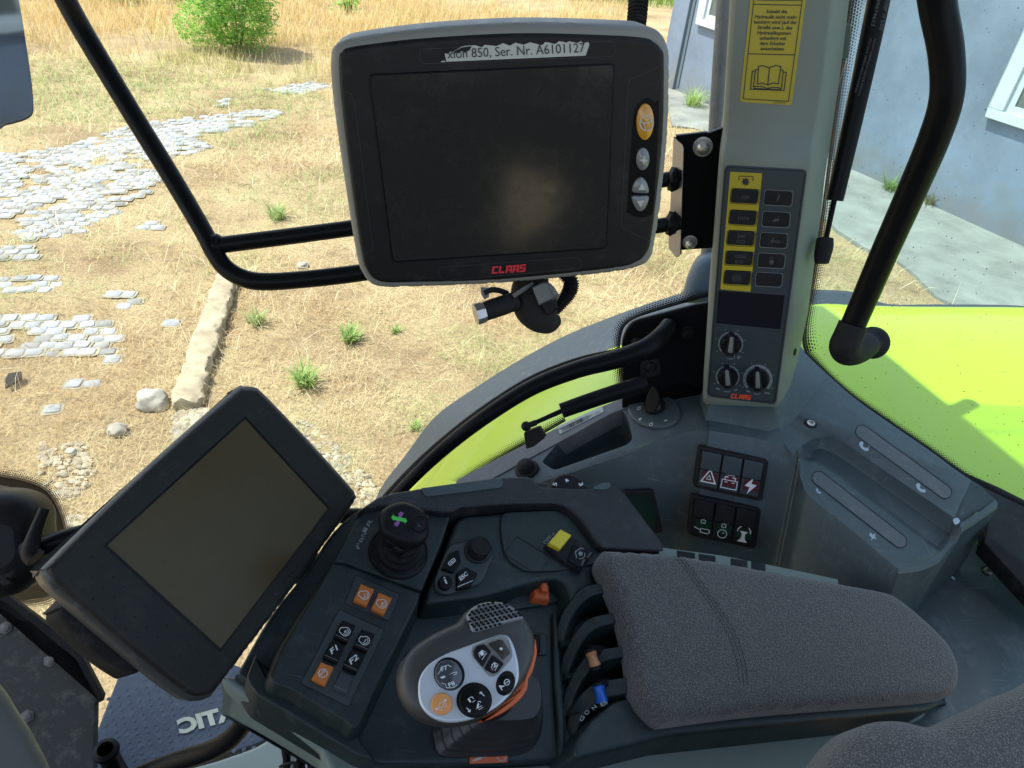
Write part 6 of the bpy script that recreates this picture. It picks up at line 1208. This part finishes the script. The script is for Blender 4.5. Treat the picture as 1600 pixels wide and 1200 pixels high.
mb = MB(); prism(mb, J, ell(668, 1010, 9, 4.2, -38), .0142, .004, .001, dome=.001); mb.build('push_button', M['oranlt'], hd, label='small light orange button on the grip')
mb = MB(); prism(mb, J, ell(639, 1024, 15, 8, -48), .010, .0, .002, dome=.002); stroke(mb, J, [(632, 1030), (637, 1025), (641, 1020), (648, 1014)], 1.1, .0126, 1); stroke(mb, J, [(634, 1034), (641, 1029), (643, 1022)], .9, .0126, 1); mb.build('push_button', [M['gloss'], M['greyp']], hd, label='black oval button on the side of the grip')
mb = MB(); bo = rc([(692, 1140), (760, 1145), (815, 1120), (838, 1068), (850, 1052, 8), (862, 1070, 8), (863, 1120, 20), (848, 1156, 18), (800, 1168, 20), (710, 1168, 16), (693, 1158, 10)], 12)
bo = smooth([(690, 1140), (690, 1120), (720, 1070), (790, 1040), (845, 1046), (861, 1068), (864, 1110), (856, 1145), (835, 1162), (790, 1168), (710, 1168), (694, 1158)], 4)
prof = []; 
for k in range(6):
    s = 1-.085*k; h = -.034+.0105*k; oy = 0; prof += [(s, h, -.0012*k, .0), (s*1.0, h+.004, -.0012*k, 0), (s*.93, h+.0075, -.0012*k, 0)]
rings(mb, A, bo, prof, c=(775, 1100)); mb.build('boot', mat('boot_rubber', (.016, .018, .020), .42, spec=.5, bump=.15, bscale=600, dust=.08), jl, ang=25)
mb = MB(); sweep(mb, [A.p(770, 1098, -.01), J.p(742, 1055, -.065), J.p(738, 1050, -.04)], [.028, .024, .03], 20); mb.build('shaft', M['rubber'], jl)
# --- small joystick
js = thing('small_joystick', 'small black joystick knob with green and purple arrows on a ribbed boot', 'joystick', A.p(622, 866, 0))
bc = A.p(622, 864, 0); kc_ = A.p(634, 836, .052); rr0 = 44*(bc-CAM).dot(VF)/FOC
mb = MB(); lathe(mb, bc, A.n, [(rr0*1.07, .0025), (rr0*1.06, .0045), (rr0*1.0, .0045), (rr0*.98, .002)], 40); mb.build('base_ring', M['black'], js)
mb = MB(); P = []; R_ = []
for k in range(36):
    t = k/35; P.append(bc.lerp(kc_, t)+A.n*.002); R_.append(rr0*(.96-.62*t**.8)*(1+.055*math.sin(t*5.2*2*math.pi)))
sweep(mb, P, R_, 32); mb.build('boot', M['rubber'], js, ang=70)
K = Pl(A.p(631, 822, .07), (.18, -.42, .9)); ko = smooth([(592, 826), (592, 806), (606, 792), (628, 786), (650, 793), (664, 803), (670, 820), (668, 840), (656, 853), (636, 855), (616, 848), (598, 838)], 5)
mb = MB(); rings(mb, K, ko, [(.5, -.036, 0, 0), (.78, -.026, 0, 0), (.93, -.014, 0, 0), (1, -.004, 0, 0), (1, .001, 0, 0), (.96, .0055, 0, 0), (.87, .0085, 0, 0), (.7, .010, 0, 0), (.4, .0105, 0, 0)]); kn = mb.build('knob', M['black'], js, ang=70)
KT = K.off(.0107); X6 = lambda pts: [(540+a/5, 740+b/5) for a, b in pts]
mb = MB(); flat(mb, KT, X6([(430, 296), (455, 308), (445, 325), (420, 375), (425, 385), (402, 416), (380, 402), (382, 385), (395, 375), (415, 330), (412, 312)]), .0003, 1); flat(mb, KT, X6([(355, 340), (378, 318), (380, 332), (460, 350), (465, 343), (482, 370), (462, 392), (458, 378), (378, 362), (372, 366)]), .0006, 0)
mb.build('arrow_symbol', [M['green'], M['purple']], kn)
mb = MB(); c = KT.p(653.5, 821, -.002); lathe(mb, c, K.n, [(.0105, 0), (.0105, .0025), (.0095, .003), (.008, .0028), (.0075, .0045), (.003, .005)], 28, ms=[0]*6); stroke(mb, KT, [(651, 817), (654, 819), (653, 822)], .8, .0035, 1); stroke(mb, KT, [(653, 821), (657, 822)], 2.2, .0035, 1); mb.build('push_button', [M['black'], M['dimw']], kn, label='round button on top of the small joystick')
mb = MB(); prism(mb, K.off(-.013), ell(610, 843, 12, 6, 25), .01, -.01, .003); prism(mb, K.off(-.02), ell(624, 856, 10, 5, 25), .01, -.01, .003); mb.build('push_button', M['black'], kn, label='small buttons on the front of the joystick knob')
# ================================================================== LOWER LEFT
mf = thing('mudguard_panel', 'dusty dark plastic panel with pale bolt heads at the lower left', 'panel', D(60, 1080, 1.3))
mp = Pl(D(80, 1050, 1.25), (.25, -.55, .8)); mb = MB(); prism(mb, mp, rc([(-60, 928), (0, 933), (16, 941), (120, 1022), (130, 1036), (158, 1088, 4), (156, 1097, 3), (150, 1098), (148, 1200), (140, 1320), (-60, 1320)], 3), 0, -.02, .004); mb.build('panel', mat('dusty_black_plastic', (.030, .034, .034), .6, bump=.3, bscale=200, dust=.38, vscale=7, dcol=(.30, .32, .28)), mf)
mb = MB(); prism(mb, mp, rc([(-60, 905), (5, 925), (60, 965), (125, 1018), (160, 1086), (157, 1098), (150, 1096), (118, 1032), (10, 944), (-60, 935)], 3), .004, -.02, .002); mb.build('edge_strip', M['rubber'], mf)
for x, y in ((9, 981), (79, 1032), (43, 1119)):
    mb = MB(); c = mp.p(x, y, 0); lathe(mb, c, mp.n, [(.011, 0), (.011, .002), (.0085, .003)], 6); lathe(mb, c, mp.n, [(.007, .002), (.006, .006), (.002, .007)], 14); mb.build('bolt', M['metalg'], mf)
mb = MB(); cp_ = Pl(D(30, 1150, .85), (.6, -.4, .7)); prism(mb, cp_, smooth([(-80, 1000), (0, 1068), (30, 1112), (60, 1160), (92, 1230), (120, 1330), (-80, 1330)], 4), 0, -.04, .015, seg=5); tag(mb.build('front_pillar', mat('pillar_trim_grey', (.13, .14, .13), .5, bump=.08, bscale=900)), 'smooth grey cab trim piece at the bottom left corner', 'trim')
sm = thing('step_mat', 'blue grey studded step mat with cream lettering at the lower left', 'step', PZ(300, 1130, 1.5)); SPl = Pl((0, 0, 1.5), (0, 0, 1))
mb = MB(); prism(mb, SPl, rc([(150, 1260), (148, 1150, 4), (168, 1098, 4), (190, 1042, 6), (300, 1010), (420, 1060), (462, 1128, 8), (450, 1146, 8), (380, 1170, 4), (250, 1210)], 4), 0, -.02, .004)
e_ = [(200, 1062), (450, 1140)]
for j in range(16):
    for i in range(24):
        px = 175+i*15.4-j*5.2; py = 1050+j*11.2-i*2.6
        if 160 < px < 445 and 1046 < py < 1190 and py > 1210-(px-150)*.55-110 and py < 1190+ (0) : 
            c = SPl.p(px+(j % 2)*7, py, 0); lathe(mb, c, (0, 0, 1), [(.0042, 0), (.0030, .0006), (.0012, .0009)], 7)
mt = mb.build('mat', mat('worn_blue_rubber', (.06, .085, .125), .5, bump=.5, bscale=160, dust=.30, vscale=9, dcol=(.42, .46, .5)), sm)
mb = MB(); text(mb, SPl, 'MATIC', (281, 1146), (402, 1112), 21, .0032, 0, bold=.055, mirror=True); mb.build('lettering', mat('cream_letters', (.55, .60, .48), .5), mt, label='cream capital letters seen in reverse')
gb = thing('grab_bar', 'bent black grab bar rising from a capped post above the step mat', 'grab handle', D(163, 1180, 1.15))
mb = MB(); tubepx(mb, [(170, 1240, 1.18, 30), (215, 1214, 1.15, 30), (270, 1192, 1.12, 30), (330, 1172, 1.08, 30), (365, 1150, 1.04, 30), (385, 1120, 1.0, 27), (394, 1085, .98, 24), (398, 1050, .98, 22)], n=8, seg=20); mb.build('tube', M['tube'], gb)
mb = MB(); c = D(164, 1170, 1.13); lathe(mb, c, (0, 0, -1), [(.012, 0), (.019, .003), (.020, .008), (.017, .013), (.0155, .014), (.0155, .12)], 24); mb.build('capped_post', M['tube'], gb)
mb = MB(); slp = Pl(PZ(420, 1170, 1.56), (0, -.1, 1)); prism(mb, slp, smooth([(255, 1215), (340, 1188), (400, 1166), (432, 1146), (444, 1142), (446, 1160), (448, 1180), (455, 1260), (250, 1260)], 4), 0, -.03, .006, seg=4); prism(mb, slp, [(440, 1140), (505, 1150), (520, 1260), (440, 1260)], -.02, -.04, .004); tag(mb.build('door_sill', mat('sill_grey_green', (.27, .33, .30), .4, dust=.15, vscale=14)), 'pale grey green door sill beside the step mat', 'sill')
hb = thing('hose_bundle', 'cluster of black hoses and couplings below the console shell', 'hoses', D(465, 1175, 1.05))
for pts in ([(452, 1140, 1.0, 12), (446, 1165, 1.0, 13), (448, 1190, 1.0, 12), (446, 1230, 1.0, 12)], [(470, 1150, 1.0, 8), (455, 1158, .99, 8), (456, 1170, .98, 8), (468, 1185, 1.0, 8)], [(438, 1198, .99, 5), (450, 1193, .98, 5), (462, 1194, .98, 5), (470, 1215, .99, 5)]): mb = MB(); tubepx(mb, pts, n=6, seg=12); mb.build('hose', M['rubber'], hb)
mb = MB(); cpl2 = Pl(D(473, 1170, .98), (0, -.6, .8)); prism(mb, cpl2, rc([(460, 1152), (488, 1164), (486, 1184), (458, 1178)], 3), 0, -.03, .003); prism(mb, cpl2, rc([(456, 1192), (468, 1190), (470, 1230), (456, 1230)], 4), 0, -.03, .003); prism(mb, cpl2, rc([(480, 1184), (492, 1190), (490, 1230), (478, 1230)], 3), 0, -.03, .003); mb.build('coupling', M['black'], hb)
mb = MB(); prism(mb, Pl(D(515, 1200, 1.15), (0, -.4, .9)), [(502, 1172), (560, 1190), (600, 1240), (500, 1240)], 0, -.01, .002); tag(mb.build('light_panel', mat('pale_blue_panel', (.45, .55, .62), .5)), 'pale blue strip of panel seen under the console shell', 'panel')
# --- mirror at the top left
mr = thing('side_mirror', 'dark framed exterior mirror reflecting a building at the top left corner', 'mirror', D(20, 100, 1.25))
mc = D(10, 90, 1.25); tgt = WP(*(lambda s, z: (s+.5, z-.25))(*wallhit(1543, 182))); mn = ((CAM-mc).normalized()+(tgt-mc).normalized()).normalized(); MP = Pl(mc, mn)
mo_ = smooth([(-40, -60), (20, -60), (30, -5), (38, 40), (50, 120), (54, 165), (52, 180), (44, 187), (30, 192), (10, 197), (-40, 206)], 4)
mb = MB(); prism(mb, MP, mo_, 0, -.03, .004); mb.build('frame', M['black'], mr); mb = MB(); prism(mb, MP, [(-8+(x+8)*.955, 70+(y-70)*.972) for x, y in mo_], .0006, 0, 0)
mm = mat('mirror_glass', (.17, .20, .24), .04, metal=1); mb.build('mirror_glass', mm, mr)
